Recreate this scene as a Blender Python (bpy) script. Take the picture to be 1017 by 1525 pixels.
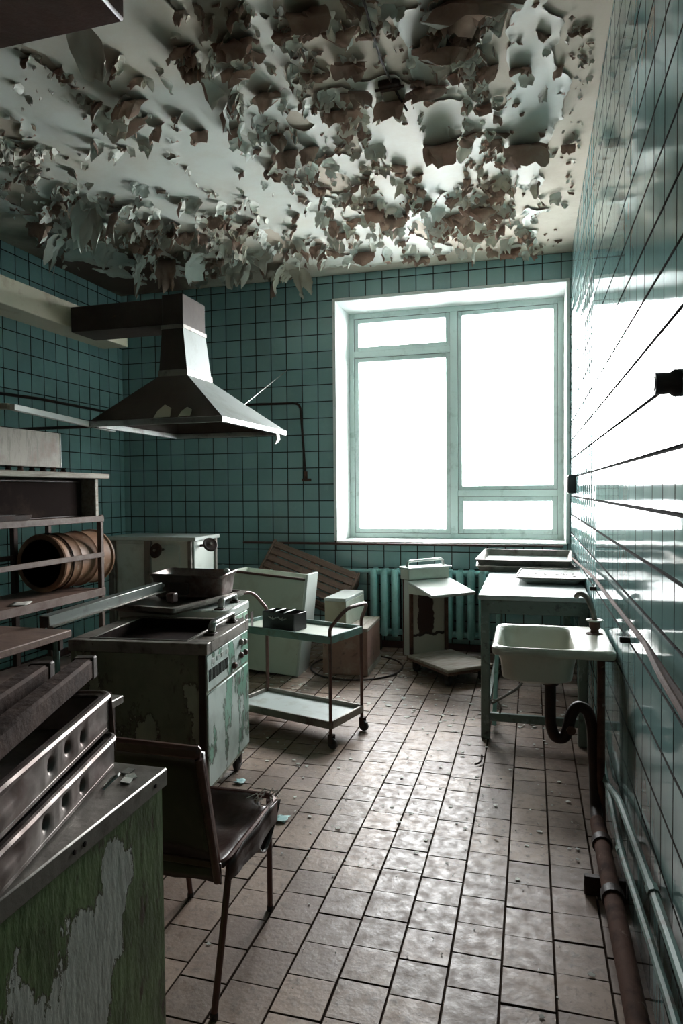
import bpy, bmesh, math, random
from mathutils import Vector, Matrix, noise
for _o in list(bpy.data.objects): bpy.data.objects.remove(_o)
C = bpy.context.scene.collection
R = math.radians
rnd = random.Random(7)

# ------------------------------------------------------------------ camera
F, YAW, PITCH, ROLL, EYE = 1010.2, .27301, .0315, -.008973, 1.40
XR, XL, YB, YF, ZC = .3205, -3.89, 5.907, -3.4, 3.33        # room: right, left, back, front walls, ceiling
_fw = Vector((-math.sin(YAW)*math.cos(PITCH), math.cos(YAW)*math.cos(PITCH), -math.sin(PITCH)))
_a = Vector((math.cos(YAW), math.sin(YAW), 0)); _b = _a.cross(_fw)
_r = _a*math.cos(ROLL) + _b*math.sin(ROLL); _u = -_a*math.sin(ROLL) + _b*math.cos(ROLL)
EYEP = Vector((0, 0, EYE))
cam = bpy.data.cameras.new('camera'); cam.sensor_fit = 'VERTICAL'; cam.sensor_height = 36; cam.lens = F/1525*36
cam.clip_start = .02; cam.clip_end = 500
co = bpy.data.objects.new('camera', cam); C.objects.link(co)
m3 = Matrix((_r, _u, -_fw)).transposed()
co.matrix_world = Matrix.Translation(EYEP) @ m3.to_4x4()
bpy.context.scene.camera = co

def ray(x, y): return _fw + _r*((x-508.5)/F) - _u*((y-762.5)/F)
def atZ(x, y, z): v = ray(x, y); return EYEP + v*((z-EYE)/v.z)
def atY(x, y, Y): v = ray(x, y); return EYEP + v*(Y/v.y)
def atX(x, y, X): v = ray(x, y); return EYEP + v*(X/v.x)
def proj(p):
    q = Vector(p)-EYEP; z = q.dot(_fw)
    if z < .05: return None
    return 508.5+F*q.dot(_r)/z, 762.5-F*q.dot(_u)/z

# ------------------------------------------------------------------ world, exposure
w = bpy.data.worlds.new('overcast'); bpy.context.scene.world = w; w.use_nodes = True
bg = w.node_tree.nodes['Background']; bg.inputs[0].default_value = (.98, 1.0, 1.0, 1); bg.inputs[1].default_value = 12.0
sc = bpy.context.scene
sc.view_settings.view_transform = 'Standard'; sc.view_settings.look = 'None'
sc.view_settings.gamma = 1; sc.view_settings.use_curve_mapping = False; sc.view_settings.exposure = 1.72
sc.cycles.max_bounces = 10; sc.cycles.diffuse_bounces = 6; sc.cycles.glossy_bounces = 5; sc.cycles.transparent_max_bounces = 12
sc.cycles.sample_clamp_indirect = 4; sc.cycles.caustics_reflective = False; sc.cycles.caustics_refractive = False
def portal(name, loc, rot, sx, sy):
    l = bpy.data.lights.new(name, 'AREA'); l.shape = 'RECTANGLE'; l.size = sx; l.size_y = sy; l.cycles.is_portal = True
    o = bpy.data.objects.new(name, l); o.location = loc; o.rotation_euler = rot; C.objects.link(o)
portal('window_portal', (-.69, YB+.60, 2.02), (R(-90), 0, 0), 2.1, 2.2)

# ------------------------------------------------------------------ materials
def nt(name):
    m = bpy.data.materials.new(name); m.use_nodes = True; t = m.node_tree
    return m, t, t.nodes, t.links, t.nodes['Principled BSDF']
def mixc(t, fac, a, b):
    n = t.nodes.new('ShaderNodeMix'); n.data_type = 'RGBA'
    for s, v in ((0, fac), (6, a), (7, b)):
        if hasattr(v, 'is_output'): t.links.new(v, n.inputs[s])
        elif s == 0: n.inputs[0].default_value = v
        else: n.inputs[s].default_value = (*v, 1)
    return n.outputs[2]
def math_(t, op, a, b=0.0):
    n = t.nodes.new('ShaderNodeMath'); n.operation = op
    for i, v in enumerate((a, b)):
        if hasattr(v, 'is_output'): t.links.new(v, n.inputs[i])
        else: n.inputs[i].default_value = v
    return n.outputs[0]
def nz(t, scale, detail=6, rough=.6, sc3=None, off=None, dist=0, world=False):
    n = t.nodes.new('ShaderNodeTexNoise'); n.inputs['Scale'].default_value = scale
    n.inputs['Detail'].default_value = detail; n.inputs['Roughness'].default_value = rough; n.inputs['Distortion'].default_value = dist
    tc = t.nodes.new('ShaderNodeTexCoord'); mp = t.nodes.new('ShaderNodeMapping')
    if sc3: mp.inputs['Scale'].default_value = sc3
    if off: mp.inputs['Location'].default_value = off
    if world: geo = t.nodes.new('ShaderNodeNewGeometry'); t.links.new(geo.outputs['Position'], mp.inputs['Vector'])
    else: t.links.new(tc.outputs['Object'], mp.inputs['Vector'])
    t.links.new(mp.outputs[0], n.inputs['Vector'])
    return n.outputs[0]
def ramp(t, x, lo, hi):
    n = t.nodes.new('ShaderNodeMapRange'); n.clamp = True
    t.links.new(x, n.inputs[0]); n.inputs[1].default_value = lo; n.inputs[2].default_value = hi
    return n.outputs[0]
def mat(name, col, rough=.6, metal=0., layers=(), bump=None, rand=0., spec=.5, rlayer=None, world=False, low=None, spot=None):
    """layers: (scale, colour, lo, hi, stretch) patches of dirt, rust, undercoat; rand: tone change from piece to piece"""
    m, t, N, L, b = nt(name)
    c = col
    if rand:
        oi = N.new('ShaderNodeObjectInfo'); g = N.new('ShaderNodeNewGeometry')
        f = math_(t, 'FRACT', math_(t, 'ADD', oi.outputs['Random'], g.outputs['Random Per Island']))
        c = mixc(t, f, tuple(x*(1-rand) for x in col), tuple(min(1, x*(1+rand)) for x in col))
    for i, l in enumerate(layers):
        s, lc, lo, hi = l[:4]; st = l[4] if len(l) > 4 else None
        c = mixc(t, ramp(t, nz(t, s, 8, .65, st, (i*7.3, i*3.1, i), 0, world), lo, hi), c, lc)
    if spot:     # one stain: (centre, radius, colour)
        geo = N.new('ShaderNodeNewGeometry'); dd = N.new('ShaderNodeVectorMath'); dd.operation = 'DISTANCE'; L.new(geo.outputs['Position'], dd.inputs[0]); dd.inputs[1].default_value = spot[0]
        q = math_(t, 'ADD', math_(t, 'DIVIDE', dd.outputs['Value'], spot[1]), math_(t, 'MULTIPLY', nz(t, 2.5, 8, .65, None, (4, 4, 4), 0, True), .9))
        c = mixc(t, ramp(t, q, 1.5, .9), c, spot[2])
    if low:      # splashed dirt below a height: (height, colour, lo, hi)
        geo = N.new('ShaderNodeNewGeometry'); sx = N.new('ShaderNodeSeparateXYZ'); L.new(geo.outputs['Position'], sx.inputs[0])
        hz = ramp(t, math_(t, 'SUBTRACT', low[0], sx.outputs[2]), -.15, .5)
        c = mixc(t, math_(t, 'MULTIPLY', hz, ramp(t, nz(t, 5, 8, .7, (1, 1, .10), (2, 5, 3), 0, True), low[2], low[3])), c, low[1])
    if hasattr(c, 'is_output'): L.new(c, b.inputs['Base Color'])
    else: b.inputs['Base Color'].default_value = (*c, 1)
    if rlayer:
        v = ramp(t, nz(t, rlayer[0], 6, .6, None, None, 0, world), .35, .65)
        L.new(math_(t, 'ADD', math_(t, 'MULTIPLY', v, rlayer[1]), rough), b.inputs['Roughness'])
    else: b.inputs['Roughness'].default_value = rough
    b.inputs['Metallic'].default_value = metal; b.inputs['Specular IOR Level'].default_value = spec
    if bump:
        bn = N.new('ShaderNodeBump'); bn.inputs['Strength'].default_value = bump[1]; bn.inputs['Distance'].default_value = bump[2] if len(bump) > 2 else .01
        L.new(nz(t, bump[0], bump[3] if len(bump) > 3 else 6, .6, None, None, 0, world), bn.inputs['Height']); L.new(bn.outputs[0], b.inputs['Normal'])
    return m
RUST = (.055, .022, .013); DIRT = (.05, .035, .026)
M = {}
M['tile_back'] = mat('teal_glazed_tile', (.25, .40, .405), .13, rand=.12, layers=((1.3, (.20, .30, .29), .48, .75), (9, (.30, .45, .44), .55, .85)), bump=(14, .05, .01, 2), world=True)
M['tile_right'] = mat('teal_glazed_wall_tile', (.24, .40, .39), .05, rand=.08, layers=((1.1, (.16, .22, .20), .47, .7, (1, 1, .35)), (3, (.28, .44, .43), .55, .8)), bump=(7, .05, .012, 2), rlayer=(2.2, .04), world=True, spec=.35, low=(.62, (.085, .06, .045), .42, .62))
M['grout'] = mat('dark_grout', (.034, .036, .033), .9, bump=(60, .3), spec=.05)
M['floor_tile'] = mat('worn_floor_tile', (.265, .19, .145), .35, rand=.34, layers=((30, (.12, .085, .066), .50, .72), (1.8, (.15, .098, .074), .44, .64), (60, (.36, .31, .27), .60, .8)), bump=(60, .22, .006), rlayer=(24, .26), spec=.42, world=True)
M['floor_grout'] = mat('floor_grout', (.075, .05, .037), .9, bump=(50, .5), spec=.1)
M['plaster'] = mat('ceiling_plaster', (.46, .40, .32), .85, layers=((.9, (.56, .52, .44), .50, .7), (3, (.40, .33, .26), .5, .8), (.55, (.17, .10, .07), .62, .76)), bump=(18, .12), spot=((-3.5, 5.3, 3.33), 1.1, (.10, .06, .042)))
M['paint'] = mat('peeling_ceiling_paint', (.55, .57, .52), .6, layers=((1.1, (.47, .42, .33), .42, .66),), bump=(9, .15))
M['paint_back'] = mat('flake_reverse', (.32, .21, .165), .8, layers=((14, (.38, .29, .23), .5, .75), (5, (.22, .13, .10), .52, .7)), bump=(40, .2))
M['white_plaster'] = mat('white_reveal_plaster', (.72, .76, .74), .6, layers=((16, (.25, .27, .24), .64, .72), (3, (.6, .64, .6), .5, .7)), bump=(26, .2))
M['frame'] = mat('window_frame_paint', (.50, .60, .57), .4, layers=((9, (.30, .38, .35), .55, .75), (30, (.16, .12, .09), .68, .74)), bump=(30, .2))
M['brown_paint'] = mat('brown_skirting_paint', (.085, .032, .026), .5, layers=((8, (.05, .03, .025), .45, .7),), bump=(20, .2))
M['dark_steel'] = mat('dark_steel', (.05, .034, .028), .55, .2, spec=.25, layers=((7, RUST, .5, .7),), bump=(25, .15))
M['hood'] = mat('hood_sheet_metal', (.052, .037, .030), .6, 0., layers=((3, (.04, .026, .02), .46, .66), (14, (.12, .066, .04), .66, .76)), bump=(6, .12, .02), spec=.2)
M['hood_lit_side'] = mat('hood_lit_side_sheet', (.36, .39, .38), .5, .0, layers=((4, (.28, .29, .27), .5, .7), (18, (.20, .16, .13), .68, .76)), spec=.3)  # paler copy of the hood sheet, for its window-lit side
M['bright_steel'] = mat('scratched_steel', (.40, .42, .40), .33, .85, layers=((6, (.16, .12, .10), .52, .72), (30, (.10, .05, .035), .66, .76)), bump=(9, .12, .01))
M['dent_steel'] = mat('dented_steel', (.23, .20, .185), .36, .8, layers=((4, (.10, .06, .05), .46, .64),), bump=(7, .6, .02, 2), rlayer=(6, .2))
M['grey_rim'] = mat('grey_metal_rim', (.22, .20, .175), .45, .4, layers=((10, (.08, .055, .045), .5, .7), (40, RUST, .66, .74)), bump=(25, .15))
M['cream'] = mat('cream_duct_paint', (.40, .37, .27), .55, layers=((5, (.22, .18, .12), .54, .75),), bump=(12, .15))
M['lamp_white'] = mat('white_enamel_bar', (.85, .85, .82), .4, layers=((12, (.5, .46, .4), .64, .78),))
M['white'] = mat('chipped_white_enamel', (.52, .56, .53), .25, layers=((4, (.48, .50, .44), .5, .7), (15, (.10, .05, .035), .69, .72)), bump=(15, .06))
M['cream_enamel'] = mat('aged_cream_enamel', (.56, .57, .49), .22, layers=((4, (.40, .38, .29), .5, .72), (18, (.08, .04, .03), .71, .74)))
M['white_box'] = mat('pale_green_board', (.50, .55, .47), .45, layers=((4, (.38, .40, .32), .5, .7), (14, (.13, .08, .05), .70, .74)))
M['card'] = mat('brown_board', (.27, .15, .115), .7, layers=((7, (.36, .26, .21), .52, .74), (16, (.13, .08, .065), .58, .7)), bump=(20, .15))
M['wood'] = mat('old_brown_wood', (.15, .085, .06), .7, layers=((6, (.07, .036, .026), .45, .7, (1, 12, 12)), (9, (.24, .16, .12), .58, .75)), bump=(12, .3))
M['grey_wood'] = mat('weathered_board', (.33, .30, .25), .7, layers=((5, (.17, .13, .10), .45, .7, (8, 1, 8)),), bump=(14, .3))
M['radiator'] = mat('teal_radiator_paint', (.32, .60, .59), .32, layers=((8, (.18, .36, .35), .5, .75), (24, RUST, .68, .74)), bump=(15, .1))
M['pipe_green'] = mat('green_pipe_paint', (.15, .25, .225), .55, layers=((9, (.10, .085, .07), .50, .68),), bump=(30, .12))
M['pipe_brown'] = mat('rusty_brown_pipe', (.12, .066, .05), .8, .0, spec=.1, layers=((9, (.05, .028, .022), .45, .68), (22, (.27, .2, .16), .62, .72)), bump=(25, .2))
M['black_iron'] = mat('black_iron', (.026, .015, .012), .5, .0, spec=.25, layers=((9, RUST, .5, .7),), bump=(25, .2))
M['table_green'] = mat('grey_green_paint', (.13, .17, .15), .42, layers=((12, (.30, .36, .33), .58, .70), (20, (.04, .045, .04), .57, .7)), bump=(25, .2))
M['table_top'] = mat('worn_table_top', (.36, .40, .39), .35, layers=((9, (.26, .26, .23), .52, .72), (28, (.1, .07, .05), .64, .74)), bump=(20, .1))
M['teal_strip'] = mat('teal_paint', (.26, .48, .44), .4, layers=((14, (.13, .2, .18), .52, .7),))
M['leather'] = mat('dark_brown_vinyl', (.045, .021, .017), .36, layers=((8, (.075, .04, .033), .5, .7),), bump=(9, .3, .015))
M['chair_metal'] = mat('brown_chair_tube', (.115, .055, .045), .36, .3, layers=((14, (.05, .03, .025), .5, .7),), bump=(30, .1))
M['black'] = mat('black_plastic', (.012, .01, .011), .4)
M['matt_black'] = mat('matt_black_finish', (.014, .009, .008), .9, spec=.05, layers=((8, (.03, .02, .016), .5, .7),), bump=(15, .2))  # black for the pan, panels and linings; also shade behind tray holes
M['copper'] = mat('brown_drum', (.23, .125, .075), .5, .0, spec=.35, layers=((5, (.13, .065, .042), .5, .7), (9, (.40, .33, .26), .60, .74)), bump=(9, .12))
M['dirty_panel'] = mat('yellowed_panel', (.36, .315, .265), .6, layers=((5, (.27, .19, .16), .5, .7), (40, (.27, .24, .2), .5, .6, (1, 1, .2))), bump=(40, .2))
M['paper'] = mat('grey_paper', (.55, .52, .47), .8)
M['cyan_scrap'] = mat('cyan_paint_scrap', (.38, .62, .62), .6, layers=((20, (.55, .65, .62), .5, .7),))
M['chips'] = mat('fallen_paint_chips', (.50, .50, .45), .7, rand=.4)
M['snow'] = mat('snow', (.60, .62, .63), .9)
M['house'] = mat('pale_house', (.55, .57, .58), .9)
M['roof'] = mat('grey_roof', (.26, .28, .30), .9)
M['rack_steel'] = mat('rusty_rack_steel', (.13, .095, .08), .6, spec=.3, layers=((9, (.07, .038, .03), .45, .7), (24, (.22, .18, .15), .62, .74)), bump=(25, .2))
M['tank'] = mat('pale_tank_metal', (.62, .66, .61), .38, .25, layers=((5, (.42, .43, .38), .5, .72), (22, (.2, .16, .12), .68, .75)), bump=(12, .1))
M['burnt_wood'] = mat('rusty_scorched_bar', (.055, .03, .022), .85, spec=.15, layers=((18, (.10, .058, .044), .5, .75), (5, (.02, .012, .01), .5, .7)), bump=(30, .5))
M['dull_enamel'] = mat('dull_tray_enamel', (.40, .42, .40), .6, layers=((14, (.25, .23, .2), .55, .75),))
M['caster'] = mat('black_rubber', (.018, .013, .012), .6)
def peel(name, green, pale, thr, scale, dark=(.045, .03, .022), stretch=(1, 1, .55), blobs=(), coarse=0., frost=.5):
    """green paint with ragged patches of pale undercoat; blobs: (x, y, z, radius, zscale) where a patch is known"""
    m, t, N, L, b = nt(name)
    n1 = nz(t, scale, 9, .62, stretch)
    f = n1
    if blobs:
        tc = N.new('ShaderNodeTexCoord')
        best = None
        for (x, y, z, r, zs) in blobs:
            mp = N.new('ShaderNodeMapping'); mp.inputs['Location'].default_value = (-x/r, -y/r, -z/(r*zs)); mp.inputs['Scale'].default_value = (1/r, 1/r, 1/(r*zs))
            L.new(tc.outputs['Object'], mp.inputs[0]); ln = N.new('ShaderNodeVectorMath'); ln.operation = 'LENGTH'; L.new(mp.outputs[0], ln.inputs[0])
            best = ln.outputs['Value'] if best is None else math_(t, 'MINIMUM', best, ln.outputs['Value'])
        f = math_(t, 'SUBTRACT', math_(t, 'ADD', math_(t, 'MULTIPLY', n1, 1.7), .02), math_(t, 'MULTIPLY', best, .30))
    mask = ramp(t, f, thr, thr+.012)
    edge = math_(t, 'SUBTRACT', ramp(t, f, thr-.03, thr-.01), mask)
    g = mixc(t, ramp(t, nz(t, 7, 6, .6, None, (3, 5, 1)), .42, .68), green, tuple(x*frost for x in green))
    g = mixc(t, ramp(t, nz(t, 26, 4, .6, (1, 1, .4), (1, 9, 4)), .58, .70), g, dark)
    p = mixc(t, ramp(t, nz(t, 9, 6, .6, None, (8, 2, 2)), .45, .75), pale, tuple(x*.72 for x in pale))
    c = mixc(t, mask, g, p); c = mixc(t, math_(t, 'MULTIPLY', edge, .75), c, dark)
    L.new(c, b.inputs['Base Color']); b.inputs['Roughness'].default_value = .42
    bn = N.new('ShaderNodeBump'); bn.inputs['Strength'].default_value = .6; bn.inputs['Distance'].default_value = .006
    h = math_(t, 'SUBTRACT', math_(t, 'MULTIPLY', nz(t, 42 if coarse else 20, 5, .6, (1, 1, .35)), .25+coarse), mask)
    L.new(h, bn.inputs['Height']); L.new(bn.outputs[0], b.inputs['Normal'])
    return m
def glass_mat():
    m, t, N, L, b = nt('thin_window_glass'); N.remove(b)
    tr = N.new('ShaderNodeBsdfTransparent'); gl = N.new('ShaderNodeBsdfGlossy'); gl.inputs['Roughness'].default_value = .02
    tr.inputs[0].default_value = (.95, .95, .95, 1)
    fr = N.new('ShaderNodeFresnel'); fr.inputs[0].default_value = 1.25
    mx = N.new('ShaderNodeMixShader'); L.new(fr.outputs[0], mx.inputs[0]); L.new(tr.outputs[0], mx.inputs[1]); L.new(gl.outputs[0], mx.inputs[2])
    L.new(mx.outputs[0], N['Material Output'].inputs[0]); return m
M['glass'] = glass_mat()

# ------------------------------------------------------------------ geometry helpers
def V(*a): return Vector(a)
class G:
    """collects shapes; build() links them as ONE mesh object"""
    def __init__(s): s.v = []; s.f = []; s.mi = []
    def add(s, vs, fs, mi=0, T=None):
        o = len(s.v); s.v += [tuple(T @ Vector(p)) if T else tuple(p) for p in vs]
        s.f += [tuple(i+o for i in f) for f in fs]; s.mi += [mi]*len(fs); return s
    def box(s, a, b, bev=.003, mi=0, T=None):
        x0, y0, z0 = a; x1, y1, z1 = b
        d = min(bev, .45*min(abs(x1-x0), abs(y1-y0), abs(z1-z0)))
        X, Y, Z = (x0, x1), (y0, y1), (z0, z1)
        if d <= 0:
            vs = [(X[i], Y[j], Z[k]) for i in (0, 1) for j in (0, 1) for k in (0, 1)]
            return s.add(vs, [(0, 1, 3, 2), (4, 6, 7, 5), (0, 4, 5, 1), (2, 3, 7, 6), (0, 2, 6, 4), (1, 5, 7, 3)], mi, T)
        vs = []; idx = {}
        sg = (1, -1)
        for i in (0, 1):
            for j in (0, 1):
                for k in (0, 1):
                    for ax in range(3):
                        p = [X[i]+sg[i]*d, Y[j]+sg[j]*d, Z[k]+sg[k]*d]
                        p[ax] = (X[i], Y[j], Z[k])[ax]; idx[i, j, k, ax] = len(vs); vs.append(p)
        fs = []
        for i in (0, 1): fs.append([idx[i, j, k, 0] for j, k in ((0, 0), (1, 0), (1, 1), (0, 1))][::1 if i else -1])
        for j in (0, 1): fs.append([idx[i, j, k, 1] for i, k in ((0, 0), (0, 1), (1, 1), (1, 0))][::1 if j else -1])
        for k in (0, 1): fs.append([idx[i, j, k, 2] for i, j in ((0, 0), (1, 0), (1, 1), (0, 1))][::1 if k else -1])
        for a_ in (0, 1):
            for b_ in (0, 1):
                fs.append([idx[0, a_, b_, 1], idx[1, a_, b_, 1], idx[1, a_, b_, 2], idx[0, a_, b_, 2]][::1 if a_ != b_ else -1])
                fs.append([idx[a_, 0, b_, 0], idx[a_, 1, b_, 0], idx[a_, 1, b_, 2], idx[a_, 0, b_, 2]][::-1 if a_ != b_ else 1])
                fs.append([idx[a_, b_, 0, 0], idx[a_, b_, 1, 0], idx[a_, b_, 1, 1], idx[a_, b_, 0, 1]][::1 if a_ != b_ else -1])
        for i in (0, 1):
            for j in (0, 1):
                for k in (0, 1):
                    t = [idx[i, j, k, q] for q in range(3)]; fs.append(t if (i+j+k) % 2 else t[::-1])
        return s.add(vs, fs, mi, T)
    def beam(s, p, q, w_, h_, up=(0, 0, 1), bev=.002, mi=0):
        p = Vector(p); q = Vector(q); d = q-p; L_ = d.length; d.normalize()
        x = d.cross(Vector(up)).normalized(); z = x.cross(d)
        T = Matrix.Translation(p) @ Matrix((x, d, z)).transposed().to_4x4()
        return s.box((-w_/2, 0, -h_/2), (w_/2, L_, h_/2), bev, mi, T)
    def tube(s, pts, r, n=10, closed=False, mi=0, caps=True):
        P = [Vector(p) for p in pts]; m = len(P); rr_ = r if hasattr(r, '__len__') else [r]*m
        tan = []
        for i in range(m):
            a_ = P[i-1] if (i or closed) else P[0]; b_ = P[(i+1) % m] if (i < m-1 or closed) else P[-1]
            tan.append((b_-a_).normalized())
        u = tan[0].orthogonal().normalized(); vs = []; fs = []
        for i in range(m):
            u = (u - tan[i]*u.dot(tan[i])).normalized(); vv = tan[i].cross(u)
            for k in range(n):
                a_ = 2*math.pi*k/n; vs.append(P[i]+u*(math.cos(a_)*rr_[i])+vv*(math.sin(a_)*rr_[i]))
        for i in range(m if closed else m-1):
            j = (i+1) % m
            for k in range(n): fs.append((i*n+k, i*n+(k+1) % n, j*n+(k+1) % n, j*n+k))
        if caps and not closed: fs += [tuple(range(n))[::-1], tuple((m-1)*n+k for k in range(n))]
        return s.add(vs, fs, mi)
    def lathe(s, prof, n=20, T=None, mi=0):
        vs = []; fs = []; m = len(prof)
        for (r, z) in prof:
            for k in range(n): a_ = 2*math.pi*k/n; vs.append((r*math.cos(a_), r*math.sin(a_), z))
        for i in range(m-1):
            for k in range(n): fs.append((i*n+k, i*n+(k+1) % n, (i+1)*n+(k+1) % n, (i+1)*n+k))
        if prof[0][0] > 1e-6: fs.append(tuple(range(n))[::-1])
        if prof[-1][0] > 1e-6: fs.append(tuple((m-1)*n+k for k in range(n)))
        return s.add(vs, fs, mi, T)
    def loft(s, loops, capA=False, capB=False, mi=0, T=None):
        n = len(loops[0]); vs = [p for l in loops for p in l]; fs = []
        for i in range(len(loops)-1):
            for k in range(n): fs.append((i*n+k, i*n+(k+1) % n, (i+1)*n+(k+1) % n, (i+1)*n+k))
        if capA: fs.append(tuple(range(n))[::-1])
        if capB: fs.append(tuple((len(loops)-1)*n+k for k in range(n)))
        return s.add(vs, fs, mi, T)
    def grid(s, rows, mi=0):
        n = len(rows[0]); vs = [p for r_ in rows for p in r_]
        return s.add(vs, [(i*n+k, i*n+k+1, (i+1)*n+k+1, (i+1)*n+k) for i in range(len(rows)-1) for k in range(n-1)], mi)
    def build(s, name, mats, parent=None, sharp=38, loc=None, rot=None):
        me = bpy.data.meshes.new(name); me.from_pydata(s.v, [], s.f)
        if not isinstance(mats, (list, tuple)): mats = [mats]
        for m_ in mats: me.materials.append(m_)
        if len(mats) > 1: me.polygons.foreach_set('material_index', s.mi)
        me.polygons.foreach_set('use_smooth', [True]*len(me.polygons)); me.set_sharp_from_angle(angle=R(sharp)); me.update()
        o = bpy.data.objects.new(name, me); C.objects.link(o)
        if parent: o.parent = parent
        if loc: o.location = loc
        if rot: o.rotation_euler = rot
        return o
def rr(x0, x1, y0, y1, r, z, n=5):
    """rounded rectangle loop"""
    out = []
    for cx, cy, a0 in ((x1-r, y1-r, 0), (x0+r, y1-r, 90), (x0+r, y0+r, 180), (x1-r, y0+r, 270)):
        for i in range(n+1): a_ = R(a0+90*i/n); out.append((cx+r*math.cos(a_), cy+r*math.sin(a_), z))
    return out
def bend(pts, r, n=5):
    """polyline with its corners rounded to radius r"""
    P = [Vector(p) for p in pts]; out = [P[0]]
    for i in range(1, len(P)-1):
        a_ = P[i-1]-P[i]; b_ = P[i+1]-P[i]; k = min(r, a_.length*.48, b_.length*.48)
        p0 = P[i]+a_.normalized()*k; p1 = P[i]+b_.normalized()*k
        for j in range(n+1):
            t = j/n; out.append(p0*(1-t)**2+P[i]*2*t*(1-t)+p1*t*t)
    return out+[P[-1]]
def tag(o, label=None, cat=None, group=None, kind=None):
    if label: o['label'] = label
    if cat: o['category'] = cat
    if group: o['group'] = group
    if kind: o['kind'] = kind
    return o
def thing(name, label, cat, loc=(0, 0, 0), rz=0, group=None):
    o = bpy.data.objects.new(name, None); C.objects.link(o); o.location = loc; o.rotation_euler = (0, 0, rz); o.empty_display_size = .1
    return tag(o, label, cat, group)
def struct(o): o['kind'] = 'structure'; return o
def dup(o, parent=None):
    c = o.copy(); C.objects.link(c)
    if parent: c.parent = parent
    for ch in list(o.children): dup(ch, c)
    return c

# ------------------------------------------------------------------ room shell
WX0, WX1, WZ0, WZ1 = -1.70, .285, .945, 3.10      # window opening
RV = .45                                         # depth of the reveal
g = G()
for a, b in (((XL-.2, YB+.0, 0), (WX0, YB+.58, ZC)), ((WX1, YB, 0), (XR+.2, YB+.58, ZC)), ((WX0, YB, WZ1), (WX1, YB+.58, ZC)), ((WX0, YB, 0), (WX1, YB+.58, WZ0-.01))): g.box(a, b, 0)
wall_back = struct(g.build('wall_back', M['grout']))
wall_right = struct(G().box((XR, YF-.2, 0), (XR+.2, YB, ZC), 0).build('wall_right', M['grout']))
wall_left = struct(G().box((XL-.25, YF, 0), (XL, YB, ZC), 0).build('wall_left', M['grout']))
wall_front = struct(G().box((XL-.25, YF-.2, 0), (XR, YF, ZC), 0).build('wall_front', M['dirty_panel']))
floor = struct(G().box((XL-.25, YF-.2, -.2), (XR+.2, YB+.58, -.012), 0).build('floor', M['floor_grout']))
ceiling = struct(G().box((XL-.25, YF-.2, ZC), (XR+.2, YB+.58, ZC+.2), 0).build('ceiling', M['plaster']))

def area_px(q):
    P = [proj(p) for p in q]
    if any(p is None for p in P): return 0
    if all(p[0] < -10 for p in P) or all(p[0] > 1027 for p in P) or all(p[1] < -10 for p in P) or all(p[1] > 1535 for p in P): return 0
    return abs(sum(P[i][0]*P[(i+1) % 4][1]-P[(i+1) % 4][0]*P[i][1] for i in range(4)))/2
def tile_mesh(wd, ht, th, bev=.0014):
    x, y = wd/2, ht/2
    vs = [(-x, -y, 0), (x, -y, 0), (x, y, 0), (-x, y, 0), (-x, -y, th-bev*.6), (x, -y, th-bev*.6), (x, y, th-bev*.6), (-x, y, th-bev*.6),
          (-x+bev, -y+bev, th), (x-bev, -y+bev, th), (x-bev, y-bev, th), (-x+bev, y-bev, th)]
    fs = [(0, 1, 5, 4), (1, 2, 6, 5), (2, 3, 7, 6), (3, 0, 4, 7), (4, 5, 9, 8), (5, 6, 10, 9), (6, 7, 11, 10), (7, 4, 8, 11), (8, 9, 10, 11)]
    return vs, fs
MC = {}
def lay(parent, rects, O, eu, ev, gap, th, material, tilt, name='tile', stuffname='small_tiles', limit=300, score=None, sink=0., side=None):
    side = side or M['grout']
    """rects (u0,u1,v0,v1) on a plane; the ones that show largest become parts, the rest one part"""
    O = Vector(O); eu = Vector(eu); ev = Vector(ev); n = eu.cross(ev)
    items = []
    for (u0, u1, v0, v1) in rects:
        q = [O+eu*u+ev*v for u, v in ((u0, v0), (u1, v0), (u1, v1), (u0, v1))]
        a_ = area_px(q)
        if score: a_ *= score(sum(q, Vector())/4)
        items.append((a_, u0, u1, v0, v1))
    items.sort(key=lambda i: -i[0]); rest = G()
    for k, (a_, u0, u1, v0, v1) in enumerate(items):
        gu, gv = gap if isinstance(gap, tuple) else (gap, gap); wd, ht = round(u1-u0-gu, 4), round(v1-v0-gv, 4)
        if wd < .008 or ht < .008: continue
        tl = (rnd.gauss(0, tilt), rnd.gauss(0, tilt)); lift = rnd.uniform(-sink, 0)
        nn = (n+eu*tl[0]+ev*tl[1]).normalized(); x = (eu-nn*eu.dot(nn)).normalized(); y = nn.cross(x)
        T = Matrix.Translation(O+eu*((u0+u1)/2)+ev*((v0+v1)/2)+n*lift) @ Matrix((x, y, nn)).transposed().to_4x4()
        if k < limit and a_ > 0:
            key = (wd, ht, th, material.name)
            if key not in MC:
                me = bpy.data.meshes.new(name); vs, fs = tile_mesh(wd, ht, th); me.from_pydata(vs, [], fs); me.materials.append(material); me.materials.append(side); me.polygons.foreach_set('material_index', [1]*8+[0]); MC[key] = me
            o = bpy.data.objects.new(name, MC[key]); C.objects.link(o); o.parent = parent; o.matrix_world = T
        else:
            vs, fs = tile_mesh(wd, ht, th); rest.add(vs, fs, 0, T); rest.mi[-9:] = [1]*8+[0]
    if rest.v: tag(rest.build(stuffname, [material, side], parent), kind='stuff')
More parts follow.
